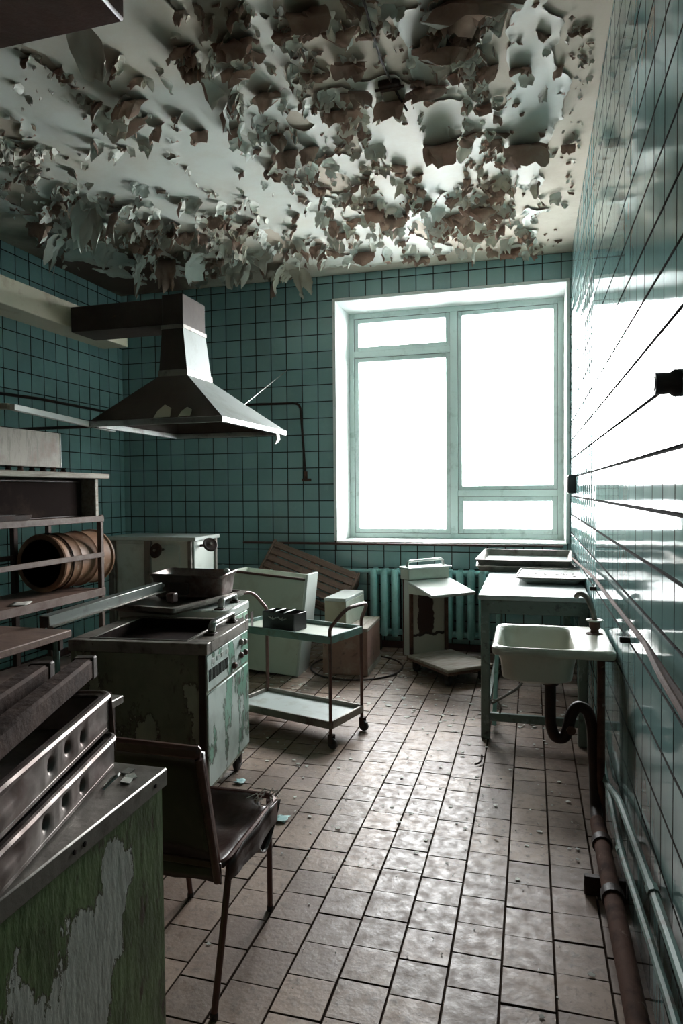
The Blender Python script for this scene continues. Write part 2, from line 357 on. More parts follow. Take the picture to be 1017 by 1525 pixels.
def cells(us, vs, hole=None):
    out = []
    for i in range(len(us)-1):
        for j in range(len(vs)-1):
            r_ = (us[i], us[i+1], vs[j], vs[j+1])
            if not hole: out.append(r_); continue
            h0, h1, k0, k1 = hole
            if r_[1] <= h0 or r_[0] >= h1 or r_[3] <= k0 or r_[2] >= k1: out.append(r_); continue
            if r_[0] < h0: out.append((r_[0], h0, r_[2], r_[3]))
            if r_[1] > h1: out.append((h1, r_[1], r_[2], r_[3]))
            a_, b_ = max(r_[0], h0), min(r_[1], h1)
            if r_[2] < k0: out.append((a_, b_, r_[2], k0))
            if r_[3] > k1: out.append((a_, b_, k1, r_[3]))
    return out
def lines(lo, hi, ref, step=.15):
    k = math.ceil((lo-ref)/step+1e-6); out = [lo]
    while ref+k*step < hi-1e-6: out.append(ref+k*step); k += 1
    return out+[hi]
TH = .008
# back wall (normal -y): u = x, v = z
lay(wall_back, cells(lines(XL, XR, .237), lines(.06, ZC, 3.26), (WX0-.002, WX1+.002, WZ0-.012, WZ1+.002)), (0, YB, 0), (1, 0, 0), (0, 0, 1), .0056, TH, M['tile_back'], .0035,
    score=lambda c: .15 if (c.z < .75 and c.x < -.3) else 1)
# left wall (normal +x): u = y, v = z
lay(wall_left, cells(lines(2.6, YB, YB-.08), lines(.06, ZC, 3.26)), (XL, 0, 0), (0, 1, 0), (0, 0, 1), .0056, TH, M['tile_back'], .0035, score=lambda c: .15 if c.z < .9 else 1)
# right wall (normal -x): u = -y, v = z
lay(wall_right, cells([-y for y in lines(-.3, YB, 1.83)][::-1], lines(.0, ZC, 3.29)), (XR, 0, 0), (0, -1, 0), (0, 0, 1), (.005, .0085), TH, M['tile_right'], .0012)
# floor: columns along y, staggered
rects = []
xs = lines(XL, XR, -.084+.0)
for i in range(len(xs)-1):
    ys = lines(.6, YB, rnd.uniform(0, .15), .148)
    for j in range(len(ys)-1): rects.append((xs[i], xs[i+1], ys[j], ys[j+1]))
lay(floor, rects, (0, 0, -.016), (1, 0, 0), (0, 1, 0), (.0052, .003), .016, M['floor_tile'], .006, 'floor_tile', 'far_floor_tiles', 300, side=M['floor_grout'], score=lambda c: 1 if c.x > -1.5 else .1, sink=.003)
G().box((XL, YF, -.014), (XR, .6, 0), 0).build('floor_strip', M['floor_tile'], floor)
# baseboards
struct(G().box((XL, YB-.014, 0), (XR-.02, YB, .06), .003).build('baseboard_back', M['brown_paint']))
struct(G().box((XL, 0, 0), (XL+.014, YB-.014, .06), .003).build('baseboard_left', M['brown_paint']))
# ceiling beam at the near left
b0 = atZ(0, 52, 3.2); b1 = atZ(250, -8, 3.2)
struct(G().box((XL, b0.y-.55, 3.14), (-1.45, b0.y+.0, ZC), .01).build('trim_1', M['leather']))

# ------------------------------------------------------------------ window
g = G()
T0 = WZ0
g.box((WX0-.0, YB-.012, WZ0-.014), (WX1, YB+RV+.12, WZ0), .003)
win = struct(g.build('window_1', M['white_plaster']))
def wpart(name, boxes, m, parent=win):
    g = G()
    for a, b in boxes: g.box(a, b, .004)
    return g.build(name, m, parent)
wpart('reveal', [((WX0-.022, YB-.014, WZ0), (WX0+.008, YB+RV+.12, WZ1)), ((WX1-.008, YB-.012, WZ0), (WX1+.02, YB+RV+.12, WZ1)), ((WX0-.022, YB-.014, WZ1-.008), (WX1+.02, YB+RV+.12, WZ1+.02))], M['white_plaster'])
y0, y1 = YB+RV, YB+RV+.09
XM = atY(676, 620, y0).x                               # middle post
fx0, fx1, fz0, fz1 = WX0+.008, WX1-.008, WZ0, WZ1-.008
ztr = atY(600, 524, y0).z                              # left transom
zbr = atY(760, 734, y0).z                              # right transom
wpart('outer_frame', [((fx0, y0, fz0), (fx0+.05, y1, fz1)), ((fx1-.05, y0, fz0), (fx1, y1, fz1)), ((fx0+.05, y0, fz1-.05), (fx1-.05, y1, fz1)), ((fx0+.05, y0, fz0), (fx1-.05, y1, fz0+.045))], M['frame'])
wpart('mullion', [((XM-.035, y0-.012, fz0+.045), (XM+.035, y1, fz1-.05))], M['frame'])
wpart('transom', [((fx0+.05, y0-.01, ztr-.03), (XM-.035, y1, ztr+.03))], M['frame'])
wpart('transom', [((XM+.035, y0-.01, zbr-.03), (fx1-.05, y1, zbr+.03))], M['frame'])
def sash(x0, x1, z0, z1, wd):
    s = wpart('sash', [((x0, y0+.012, z0), (x0+wd, y1-.02, z1)), ((x1-wd, y0+.012, z0), (x1, y1-.02, z1)), ((x0+wd, y0+.012, z1-wd), (x1-wd, y1-.02, z1)), ((x0+wd, y0+.012, z0), (x1-wd, y1-.02, z0+wd))], M['frame'])
    g = G(); q = .006
    for a, b in (((x0-q, z0-q), (x0+q, z1+q)), ((x1-q, z0-q), (x1+q, z1+q)), ((x0+q, z0-q), (x1-q, z0+q)), ((x0+q, z1-q), (x1-q, z1+q))): g.box((a[0], y0+.009, a[1]), (b[0], y0+.02, b[1]), 0)
    g.build('shadow_gap', M['dark_steel'], s)
    G().box((x0+wd-.004, y0+.04, z0+wd-.004), (x1-wd+.004, y0+.044, z1-wd+.004), 0).build('pane', M['glass'], s)
e = -.003
sash(fx0+.05+e, XM-.035-e, ztr+.03+e, fz1-.05-e, .045)
sash(fx0+.05+e, XM-.035-e, fz0+.045+e, ztr-.03-e, .045)
sash(XM+.035+e, fx1-.05-e, zbr+.03+e, fz1-.05-e, .04)
sash(XM+.035+e, fx1-.05-e, fz0+.045+e, zbr-.03-e, .05)
# outside
struct(G().box((-160, -60, -1.2), (160, 220, -1.0), 0).build('ground', M['snow']))
def house(x0, x1, y, h, label):
    t = thing('distant_house', label, 'house', ((x0+x1)/2, y, -1.0)); wd = (x1-x0)/2
    G().box((-wd, 0, 0), (wd, 7, h), 0).build('wall', M['house'], t)
    g = G(); g.add([(-wd-.4, -.4, h), (wd+.4, -.4, h), (wd+.4, 7.4, h), (-wd-.4, 7.4, h), (-wd+1, 3.5, h+1.6), (wd-1, 3.5, h+1.6)], [(0, 1, 5, 4), (1, 2, 5), (2, 3, 4, 5), (3, 0, 4), (3, 2, 1, 0)]); g.build('roof', M['roof'], t, 20)
    for k in range(3):
        x = -wd+wd*2*(k+1)/4; G().box((x-.5, -.06, 1.0), (x+.5, .04, 2.2), .01).build('window', M['roof'], t)
hp = atY(745, 775, 90); house(hp.x-3.2, hp.x+3.2, 98, 2.0, 'smaller left pale house far outside the low right window pane')
hp = atY(797, 772, 84); house(hp.x-3.0, hp.x+3.0, 84, 2.2, 'right pale house far outside the low right window pane')

# ------------------------------------------------------------------ peeling ceiling paint
def fbm(x, y, z=0): return noise.fractal(Vector((x, y, z)), .9, 2.1, 5)
NX, NY, X0, Y0, ST = 168, 152, XL, 2.1, .025
def patch(x, y):
    a = .52*fbm(x*1.5+3, y*.9, 1.7)+.30*fbm(x*5.5, y*3.5, 4.2)
    d = min(1, max(0, (XR-.10-x)/.25))*min(1, max(0, (YB-.12-y)/.2))*min(1, max(0, (x-XL-.1)/.3))
    return a + .10*d - .05 - (1-d)*.6 + .4*band(x, y)
BANDS = []
for (xa, ya, xb, yb, wd) in ((-20, 120, 260, 300, 30), (150, 60, 330, 250, 34), (330, 250, 440, 330, 22), (560, 130, 640, 260, 16), (830, 60, 850, 330, 20), (610, 30, 640, 120, 14)):
    pa, pb, pc = atZ(xa, ya, ZC), atZ(xb, yb, ZC), atZ((xa+xb)/2+wd, (ya+yb)/2-wd, ZC); BANDS.append((pa, pb, (pc-(pa+pb)/2).length))
def band(x, y):
    v = 0; p = Vector((x, y, ZC))
    for a, b, w_ in BANDS:
        d = b-a; t = max(0, min(1, (p-a).dot(d)/d.length_squared)); v = max(v, 1.3-(p-a-d*t).length/w_)
    return max(0, min(1, v))
fv = [[patch(X0+i*ST, Y0+j*ST) for i in range(NX+1)] for j in range(NY+1)]
g = G(); vid = {}
def pv(key, x, y, f):
    if key not in vid:
        dr = .002+.024*math.exp(-max(0, f)/.014)*(.35+.65*abs(noise.noise(Vector((x*9, y*9, 5)))))
        vid[key] = len(g.v); g.v.append((x, y, ZC-dr))
    return vid[key]
for j in range(NY):
    for i in range(NX):
        c = [(i, j), (i+1, j), (i+1, j+1), (i, j+1)]; fs_ = [fv[q[1]][q[0]] for q in c]
        if max(fs_) <= 0: continue
        poly = []
        for k in range(4):
            p, q = c[k], c[(k+1) % 4]; fa, fb = fs_[k], fs_[(k+1) % 4]
            if fa > 0: poly.append(pv(p, X0+p[0]*ST, Y0+p[1]*ST, fa))
            if (fa > 0) != (fb > 0):
                t = fa/(fa-fb); key = (min(p, q), max(p, q))
                poly.append(pv(key, X0+(p[0]+(q[0]-p[0])*t)*ST, Y0+(p[1]+(q[1]-p[1])*t)*ST, 0))
        if len(poly) >= 3: g.f.append(tuple(poly[::-1])); g.mi.append(0)
pl = g.build('paint_layer', [M['paint'], M['paint_back']], ceiling, 60)
md = pl.modifiers.new('thickness', 'SOLIDIFY'); md.thickness = .0015; md.offset = -1; md.material_offset = 1
flakes = []
def flake(x, y, L_, W_, head, a0, a1, sd, ragged=.3):
    """torn tongue of paint hinged on the ceiling at (x,y); runs towards `head` and curls down from a0 to a1"""
    nu, nv = (6, 6) if L_ > .07 else (4, 4)
    h = Vector((math.cos(head), math.sin(head), 0)); s = Vector((-h.y, h.x, 0)); N0 = Vector((0, 0, -1))
    rs = random.Random(sd); sk = rs.uniform(-.35, .35); cup = rs.uniform(-.25, .35); shape = rs.choice((0, 0, 1, 2))
    ll = [L_*(1-ragged*rs.random()*1.3) for _ in range(nu+1)]
    if shape == 1: ll = [l*(1-.55*abs(2*k/nu-1)) for k, l in enumerate(ll)]
    up, lo = [], []
    for v in range(nv+1):
        t = v/nv
        wl = W_*(.5*(1-.25*t*(shape == 2))+.12*math.sin(3.1*t)+rs.uniform(-.10, .10)*ragged*2); wr = W_*(.5*(1-.3*t*(shape == 2))+.12*math.sin(3.1*t)+rs.uniform(-.10, .10)*ragged*2)
        if v == 0: wl *= .8; wr *= .8
        for k in range(nu+1):
            q = k/nu; l = ll[k]*t; a_ = a0+(a1-a0)*t; am = a0+(a1-a0)*t*.5
            # arc from a0 to a_
            p = h*(l*math.cos(am)) + N0*(l*math.sin(am)) + s*((-wl+(wl+wr)*q)+sk*l)
            nn = (N0*math.cos(a_)-h*math.sin(a_))
            bow = cup*W_*(4*(q-.5)**2-.5)*t
            p = p+nn*bow+Vector((rs.gauss(0, 1), rs.gauss(0, 1), rs.gauss(0, 1)))*(.035*W_*(t > 0))
            up.append(p+nn*.0007); lo.append(p-nn*.0007)
    n1 = nu+1; fs = []; mi = []
    tot = n1*(nv+1)
    for v in range(nv):
        for k in range(nu):
            q = (v*n1+k, v*n1+k+1, (v+1)*n1+k+1, (v+1)*n1+k)
            for tr in ((q[0], q[1], q[2]), (q[0], q[2], q[3])): fs.append(tr[::-1]); mi.append(0); fs.append(tuple(i+tot for i in tr)); mi.append(1)
    rim = [k for k in range(n1)]+[v*n1+nu for v in range(1, nv+1)]+[nv*n1+k for k in range(nu-1, -1, -1)]+[v*n1 for v in range(nv-1, 0, -1)]
    for i in range(len(rim)): a_, b_ = rim[i], rim[(i+1) % len(rim)]; fs.append((a_, b_, b_+tot, a_+tot)); mi.append(1)
    vs = [Vector((x, y, ZC-.002))+p for p in up+lo]
    vs = [Vector((min(max(p.x, XL+.012), XR-.012), min(p.y, YB-.015), min(p.z, ZC-.0005))) for p in vs]
    q = [Vector((x, y, ZC))+h*(W_*-.5)*0+s*W_*.5, Vector((x, y, ZC))-s*W_*.5, Vector((x, y, ZC))-s*W_*.5+N0*L_, Vector((x, y, ZC))+s*W_*.5+N0*L_]
    flakes.append((area_px(q), vs, fs, mi))
TOCAM, TOWIN = R(-90), R(90)
def scatter(x0, x1, y0, y1, n, lo, hi, back=.6, p=1.6, slant=0., side=0.):
    """n flakes hinged over the part of the ceiling that the photograph shows inside this box"""
    n = int(n*FD); k = 0; tries = 0
    while k < n and tries < n*30:
        tries += 1
        X = rnd.uniform(x0, x1); Y = rnd.uniform(y0, y1); X += slant*((Y-y0)/(y1-y0)-.5)*(x1-x0)
        P = atZ(X, Y, ZC)
        if band(P.x, P.y) > .45 and rnd.random() < .85: continue
        if not (XL+.05 < P.x < XR-.06 and 2.0 < P.y < YB-.06): continue
        L_ = .74*(lo+(hi-lo)*rnd.random()**p); W_ = L_*rnd.uniform(.55, 1.25)
        head = (R(188)+rnd.gauss(0, .45)) if X < 470 and rnd.random() < .5 else (TOCAM if rnd.random() < back else TOWIN)+rnd.gauss(0, .75)
        flake(P.x, P.y, L_, W_, head, R(rnd.uniform(8, 40)), R(rnd.uniform(70, 150)), rnd.randrange(10**6)); k += 1
FD = .95
for a in ((250, 560, 0, 110, 110, .03, .14), (330, 560, 90, 260, 75, .04, .17), (480, 640, 130, 330, 130, .03, .13), (560, 640, 0, 170, 40, .02, .08),
          (640, 860, 0, 120, 90, .03, .13), (690, 830, 90, 320, 150, .02, .12), (845, 885, 30, 300, 60, .012, .045), (420, 800, 260, 350, 150, .04, .16), (440, 800, 330, 385, 130, .05, .17, .3),
          (0, 140, 170, 300, 85, .03, .13), (60, 240, 270, 380, 110, .03, .15), (200, 440, 270, 350, 130, .03, .16), (200, 460, 345, 412, 120, .05, .20, .35), (30, 130, 80, 160, 36, .02, .08), (140, 240, 90, 230, 36, .04, .18),
          (240, 380, 50, 210, 26, .05, .18), (0, 200, 150, 290, 18, .02, .08), (200, 420, 150, 290, 22, .02, .10), (800, 870, 180, 380, 22, .02, .06), (0, 300, 320, 400, 20, .03, .10)):
    scatter(*a)
def big(px, py, L_, W_, back=True, a0=15, a1=100, turn=0., sd=0, ragged=.18):
    L_ *= .8; W_ *= .8; P = atZ(px, py, ZC); flake(P.x, P.y, L_, W_, (TOCAM if back else TOWIN)+turn, R(a0), R(a1), 900+sd, ragged)
for k, a in enumerate(((455, 18, .26, .17), (360, 60, .22, .16), (285, 100, .20, .12), (365, 105, .20, .13), (705, 2, .30, .42), (665, 70, .28, .34, True, 10, 80), (640, 130, .20, .2), (655, 215, .27, .20), (780, 215, .30, .24, True, 20, 95),
          (590, 150, .22, .16), (430, 225, .22, .13), (465, 220, .2, .12), (400, 140, .2, .16), (215, 175, .26, .10), (205, 150, .2, .16), (118, 40, .24, .16, False, 45, 70, .4), (300, 195, .16, .1),
          (500, 165, .17, .13), (555, 310, .2, .14), (715, 310, .24, .2), (590, 320, .19, .16), (690, 330, .2, .14), (700, 20, .22, .2), (505, 45, .2, .15), (845, 215, .12, .08))): big(*a, sd=k)
for k, (px, py, L_, W_, t) in enumerate(((60, 330, .22, .16, .3), (95, 352, .30, .17, .2), (150, 362, .2, .16, 0), (185, 310, .3, .2, .8), (130, 300, .36, .16, .7), (222, 380, .42, .10, 0), (250, 385, .36, .13, .3), (300, 380, .3, .24, 0), (355, 385, .26, .2, 0), (425, 395, .34, .18, .2), (440, 400, .3, .14, -.2), (490, 370, .2, .16, .2), (545, 375, .22, .16, 0), (715, 365, .2, .1, 0), (385, 372, .2, .2, 0), (270, 340, .2, .2, .4))):
    P = atZ(px, py, ZC)
    flake(min(P.x, XR-.1), min(P.y, YB-.25), L_, W_, (R(185) if k % 2 else TOWIN if k % 3 else TOCAM)+t, R(30), R(105), 2000+k, .35)
flakes.sort(key=lambda f: -f[0]); rest = G()
for k, (a_, vs, fs, mi) in enumerate(flakes):
    if k < 290:
        g = G(); g.v = [tuple(p) for p in vs]; g.f = fs; g.mi = mi; g.build('paint_flake', [M['paint'], M['paint_back']], ceiling, 50)
    else:
        o = len(rest.v); rest.v += [tuple(p) for p in vs]; rest.f += [tuple(i+o for i in f) for f in fs]; rest.mi += mi
tag(rest.build('small_paint_flakes', [M['paint'], M['paint_back']], ceiling, 50), kind='stuff')
# cable stapled across the ceiling
t = thing('ceiling_cable', 'thin dark cable drooping along the peeling ceiling from a small clamp', 'cable', atZ(580, 122, ZC))
o_ = t.location.copy()
G().tube([atZ(x, y, z)-o_ for x, y, z in ((536, -20, ZC-.02), (552, 40, ZC-.05), (566, 85, ZC-.04), (580, 118, ZC-.015), (592, 140, ZC-.03), (606, 165, ZC-.07))], .006, 6).build('wire', M['black_iron'], t)
G().box((-.05, -.03, -.03), (.05, .03, 0), .004).tube([(-.07, 0, -.03), (.07, 0, -.03)], .007, 6).build('clamp', M['black_iron'], t)

# ------------------------------------------------------------------ pipes and fittings on the walls
tag(G().tube([(-2.6, YB-.045, .925), (.255, YB-.045, .925)], .011, 8).build('wall_pipe', M['brown_paint']), 'thin dark brown pipe running along the back wall below the window', 'pipe')
p = [atY(330, 604, YB-.035), atY(447, 600, YB-.035), atY(455, 712, YB-.035)]
t = thing('bent_conduit', 'dark conduit bending down the back wall beside the hood', 'conduit', p[2]); o_ = t.location.copy()
G().tube([q-o_ for q in bend(p, .07)], .011, 8).build('conduit_tube', M['black_iron'], t)
G().box((-.03, -.014, -.03), (.05, .016, -.005), .004).tube([(0, 0, -.02), (0, 0, .06)], .018, 8).build('end_fitting', M['pipe_brown'], t)
tag(G().tube([atX(-60, 578, XL+.03), atX(60, 594, XL+.03), atX(162, 614, XL+.03)], .012, 8).build('wall_conduit', M['black_iron']), 'dark conduit running along the left tiled wall above the rack', 'conduit')
# rail pipe and its branch on the right wall
t = thing('wall_rail_pipe', 'brown pipe sloping along the right tiled wall above the sink', 'pipe', (.285, 3.2, .9))
o_ = t.location.copy()
p = [V(.285, 5.6, .875), atX(884, 860, .285), atX(960, 958, .285), atX(1000, 1018, .285), atX(1040, 1075, .285)]
G().tube([q-o_ for q in p], .0075, 8).build('rail', M['pipe_brown'], t)
q0 = atX(960, 958, .285); p = [q0, atX(985, 1010, .25), atX(1030, 1085, .245)]
G().tube([q-o_ for q in bend(p, .1)], .007, 8).build('branch', M['pipe_brown'], t)
for y in (4.9, 3.6, 2.4):
    G().box((-.004, y-3.2-.008, -.012), (.03, y-3.2+.008, .008), .003).build('bracket', M['black_iron'], t)
# waste pipe
t = thing('waste_pipe', 'thick brown waste pipe lying along the right wall on the floor', 'pipe', (.25, 2.0, 0))
G().tube([(.0, .785, .095), (.0, .1, .095), (.0, -1.4, .09)], .029, 12).build('pipe_body', M['pipe_brown'], t)
for y in (.62, .28): G().tube([(0, y-.02, .095), (0, y+.02, .095)], .036, 12).build('collar', M['black_iron'], t)
G().box((-.075, .43, .0), (.06, .46, .065), .004).build('support_block', M['black_iron'], t)
for nm, lab, pts, r in (('wall_pipe', 'thinner green pipe nearest the brown waste pipe on the right wall', ((895, 1120), (903, 1165), (911, 1196), (924, 1266), (968, 1401), (1007, 1526), (1050, 1680)), .011),
                     ('wall_pipe', 'upper green pipe on the right wall with a bend beside the sink', ((889, 1090), (896, 1155), (922, 1192), (972, 1327), (1017, 1458), (1070, 1620)), .012)):
    q = [atX(x, y, .287) for x, y in pts]; t = thing(nm, lab, 'pipe', q[0]); o_ = t.location.copy()
    G().tube([p-o_ for p in bend(q, .08)], r, 8).build('pipe_body', M['pipe_green'], t)
    c = q[3]-o_; d = (q[4]-q[3]).normalized(); G().tube([c-d*.02, c+d*.02], r*1.35, 8).build('coupling', M['pipe_green'], t)
t = thing('junction_box', 'square dark box on the right wall next to the window', 'box', atX(857, 721, XR-.008))
G().box((-.055, -.06, -.068), (0, .06, .068), .006).build('box_body', M['black'], t); G().box((-.06, -.05, -.058), (-.054, .05, .058), .004).build('cover', M['leather'], t)
t = thing('wall_socket', 'round dark socket stub sticking out of the right wall near the camera', 'socket', atX(1012, 570, XR-.008))
G().lathe([(.03, 0), (.03, .012), (.024, .02), (.024, .05), (.018, .052)], 16, Matrix.Rotation(R(-90), 4, 'Y')).build('socket_body', M['black'], t)
G().lathe([(.017, .05), (.017, .053), (.0, .053)], 12, Matrix.Rotation(R(-90), 4, 'Y')).build('socket_face', M['grey_rim'], t)

# ------------------------------------------------------------------ hood and ducts
HZ = 1.80
hx0, hx1, hy0, hy1 = -2.59, -1.70, 3.565, 4.62
t = thing('extractor_hood', 'dark sheet metal pyramid hood hanging from a square duct by the back wall', 'hood', (-2.145, 4.1, HZ)); o_ = t.location.copy()
def quadloop(x0, x1, y0, y1, z): return [V(x0, y0, z)-o_, V(x1, y0, z)-o_, V(x1, y1, z)-o_, V(x0, y1, z)-o_]
nx0, nx1, ny0, ny1 = -2.315, -2.115, 3.93, 4.27
zt = 2.15
HM = [M['hood'], M['hood_lit_side']]       # brown sheet; right side coloured paler to paint in the window light
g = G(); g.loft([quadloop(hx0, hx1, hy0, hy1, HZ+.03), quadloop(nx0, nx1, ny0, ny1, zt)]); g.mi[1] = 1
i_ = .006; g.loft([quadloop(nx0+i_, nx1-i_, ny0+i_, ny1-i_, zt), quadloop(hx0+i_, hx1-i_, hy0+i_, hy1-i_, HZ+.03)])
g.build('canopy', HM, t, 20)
g = G()
for a, b in (((hx0, hy0), (hx1, hy0+.02)), ((hx0, hy1-.02), (hx1, hy1)), ((hx0, hy0+.02), (hx0+.02, hy1-.02)), ((hx1-.02, hy0+.02), (hx1, hy1-.02))): g.box(V(*a, HZ)-o_, V(*b, HZ+.035)-o_, .003)
g.build('rim', M['bright_steel'], t)
G().loft([quadloop(nx0-.006, nx1+.006, ny0-.006, ny1+.006, zt-.005), quadloop(nx0-.006, nx1+.006, ny0-.006, ny1+.006, zt+.035)], True, True).build('collar', M['grey_rim'], t, 20)
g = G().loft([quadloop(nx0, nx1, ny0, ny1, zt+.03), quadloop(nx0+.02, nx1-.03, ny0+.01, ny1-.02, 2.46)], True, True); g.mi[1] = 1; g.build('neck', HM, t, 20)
G().loft([quadloop(nx0+.014, nx1-.024, ny0+.004, ny1-.014, 2.45), quadloop(nx0+.014, nx1-.024, ny0+.004, ny1-.014, 2.475)], True, True).build('collar', M['grey_rim'], t, 20)
G().box(V(nx0+.02, ny0+.01, 2.47)-o_, V(nx1-.03, ny1-.02, 2.67)-o_, .004).build('elbow_box', M['hood'], t)
G().box(V(-2.995, ny0+.03, 2.485)-o_, V(nx0+.02, ny1-.04, 2.655)-o_, .004).build('side_duct', M['hood'], t)
tag(G().box((-3.22, 2.2, 2.52), (-3.0, 4.64, 2.69), .005).build('ventilation_duct', M['cream']), 'long cream painted square duct hanging along the left wall', 'duct')
for x, y in ((-3.11, 2.9), (-3.11, 4.45)):
    pass
q0 = V(hx1-.06, 4.3, HZ+.08); q1 = atY(427, 552, YB-.012)
tag(G().tube([atY(352, 612, 4.2), q1], .0035, 6).build('stay_wire', M['bright_steel']), 'thin taut wire from the hood side up to the back wall', 'wire')
for (x, y, s, lab) in ((243, 620, .055, 'larger left pale paint scrap stuck on the front slope of the hood'), (276, 625, .04, 'smaller right pale paint scrap stuck on the front slope of the hood')):
    f = (621-y)/63+.12; P = V(atY(x, y, hy0+.03).x, hy0+.03, HZ+.05)
    g = G(); g.add([P+V(-s, -.012, -.01), P+V(s, -.012, -.012), P+V(s*.7, .03, s*.9), P+V(-.1*s, .04, s*1.3), P+V(-s*.8, .02, s*.6), P+V(-s, -.02, -.012), P+V(s, -.02, -.014), P+V(s*.7, .02, s*.9), P+V(-.1*s, .028, s*1.3), P+V(-s*.8, .01, s*.6)], [(0, 1, 2, 3, 4)[::-1], (5, 6, 7, 8, 9), (0, 5, 6, 1), (1, 6, 7, 2), (2, 7, 8, 3), (3, 8, 9, 4), (4, 9, 5, 0)])
    tag(g.build('paint_scrap', M['cream']), lab, 'paint scrap')
P = V(hx1-.008, 4.45, HZ+.01)
tag(G().loft([[P+V(-.004, -.03, 0), P+V(.006, -.03, 0), P+V(.006, .03, 0), P+V(-.004, .03, 0)], [P+V(.002, -.02, -.05), P+V(.01, -.02, -.05), P+V(.01, .035, -.05), P+V(.002, .035, -.045)], [P+V(-.008, -.035, -.085), P+V(-.002, -.035, -.085), P+V(-.002, .01, -.075), P+V(-.008, .01, -.075)]], True, True).build('paint_scrap', M['paint']), 'white paint scrap dangling from the lit right rim of the hood', 'paint scrap')
# hanging bar and its rail, left of the hood
p0, p1 = atX(18, 606, -2.55), atX(169, 640, -2.62)
tag(G().beam(p0, p1, .03, .032).build('hanging_bar', M['lamp_white']), 'long white metal bar hanging at a slant left of the hood', 'bar')
tag(G().beam(V(-3.6, 3.62, 1.808), V(-2.56, 3.62, 1.808), .022, .018).build('hood_rail', M['black_iron']), 'straight dark rail fixed to the left rim of the hood', 'rail')
pz = atX(18, 605, -2.56); tag(G().beam(pz+V(-.4, -.06, .012), pz+V(-.012, -.004, .0), .035, .03).build('bar_end_block', M['cream']), 'olive wooden arm at the near end of the white bar', 'arm')

# ------------------------------------------------------------------ left rack and what stands on it
RX, RX2, RY0, RY1 = -2.80, -3.25, 2.45, 4.00
t = thing('storage_rack', 'rusty brown angle steel rack standing along the left wall', 'rack', (-3.02, 3.2, 0)); o_ = t.location.copy()
def rk(name, boxes, m):
    g = G()
    for a, b in boxes: g.box(V(*a)-o_, V(*b)-o_, .003)
    return g.build(name, m, t)
for x, y in ((RX, RY1), (RX2, RY1), (RX, RY0), (RX2, RY0)):
    sx = -1 if x == RX else 1; sy = -1 if y == RY1 else 1
    rk('post', [((min(x, x+sx*.032), min(y, y+sy*.032), 0), (max(x, x+sx*.032), max(y, y+sy*.032), 1.25))], M['rack_steel'])
rk('post', [((RX2-.02, 3.66, 0), (RX2+.015, 3.7, 1.205))], M['dark_steel'])
rk('shelf', [((RX2, RY0, 1.215), (RX-.002, RY1-.002, 1.235))], M['rack_steel']); rk('shelf_edge', [((RX-.002, RY0, 1.205), (RX+.006, RY1, 1.245))], M['rack_steel'])
rk('rail', [((RX-.006, RY0, .965), (RX+.004, RY1, .998))], M['rack_steel']); rk('rail', [((RX2-.004, RY0, .965), (RX2+.006, RY1, .998))], M['rack_steel'])
rk('shelf', [((RX2, RY0, .725), (RX-.002, RY1, .75))], M['wood']); rk('shelf_edge', [((RX-.002, RY0, .705), (RX+.008, RY1, .758))], M['rack_steel'])
rk('shelf', [((RX2, RY0, .25), (RX, RY1-.04, .27))], M['rack_steel'])
# board with an end panel on the rack
t = thing('pale_shelf_board', 'pale wooden board on end panels standing on top of the rack', 'shelf board', (-2.98, 3.3, 1.236)); o_ = t.location.copy()
G().box(V(-3.2, 2.4, 1.495)-o_, V(-2.765, 4.03, 1.528)-o_, .004).build('board', M['grey_wood'], t)
G().box(V(-3.18, 3.925, 1.236)-o_, V(-2.808, 3.965, 1.495)-o_, .006).build('end_panel', M['grey_wood'], t)
G().box(V(-3.18, 2.45, 1.236)-o_, V(-2.808, 2.5, 1.495)-o_, .006).build('end_panel', M['grey_wood'], t)
t = thing('dark_oven_box', 'dark brown metal box standing under the pale board on the rack', 'box', (-3.07, 3.5, 1.236))
G().box((-.16, -.38, 0), (.165, .42, .25), .008).build('box_body', M['black_iron'], t)
G().box((.165, -.36, .015), (.172, .40, .235), .003).build('front_panel', M['matt_black'], t)
t = thing('baking_sheet', 'thin black baking sheet lying in front of the dark box on the rack', 'baking sheet', (-2.84, 3.18, 1.246))
G().loft([rr(-.05, .05, -.3, .12, .02, 0), rr(-.056, .056, -.31, .13, .02, .03), rr(-.052, .052, -.305, .125, .02, .03), rr(-.046, .046, -.295, .115, .02, .004)], True, True).build('sheet', M['black_iron'], t)
t = thing('plate_rack', 'yellowed square panel standing on a row of small pegs on the pale board', 'panel', (-2.86, 3.25, 1.529))
G().box((-.012, -.5, .03), (.012, .385, .245), .004).build('panel', M['dirty_panel'], t)
G().box((-.016, .385, .03), (.016, .392, .245), .002).build('panel_edge', M['lamp_white'], t)
for k in range(11):
    y = -.52+k*.094; G().lathe([(.016, 0), (.018, .008), (.013, .018), (.018, .03)], 10, Matrix.Translation((0.005, y, 0))).build('peg', M['matt_black' if k % 3 else 'pipe_brown'], t)
G().box((-.02, -.53, .0), (.022, .5, .004), 0).build('peg_strip', M['wood'], t)
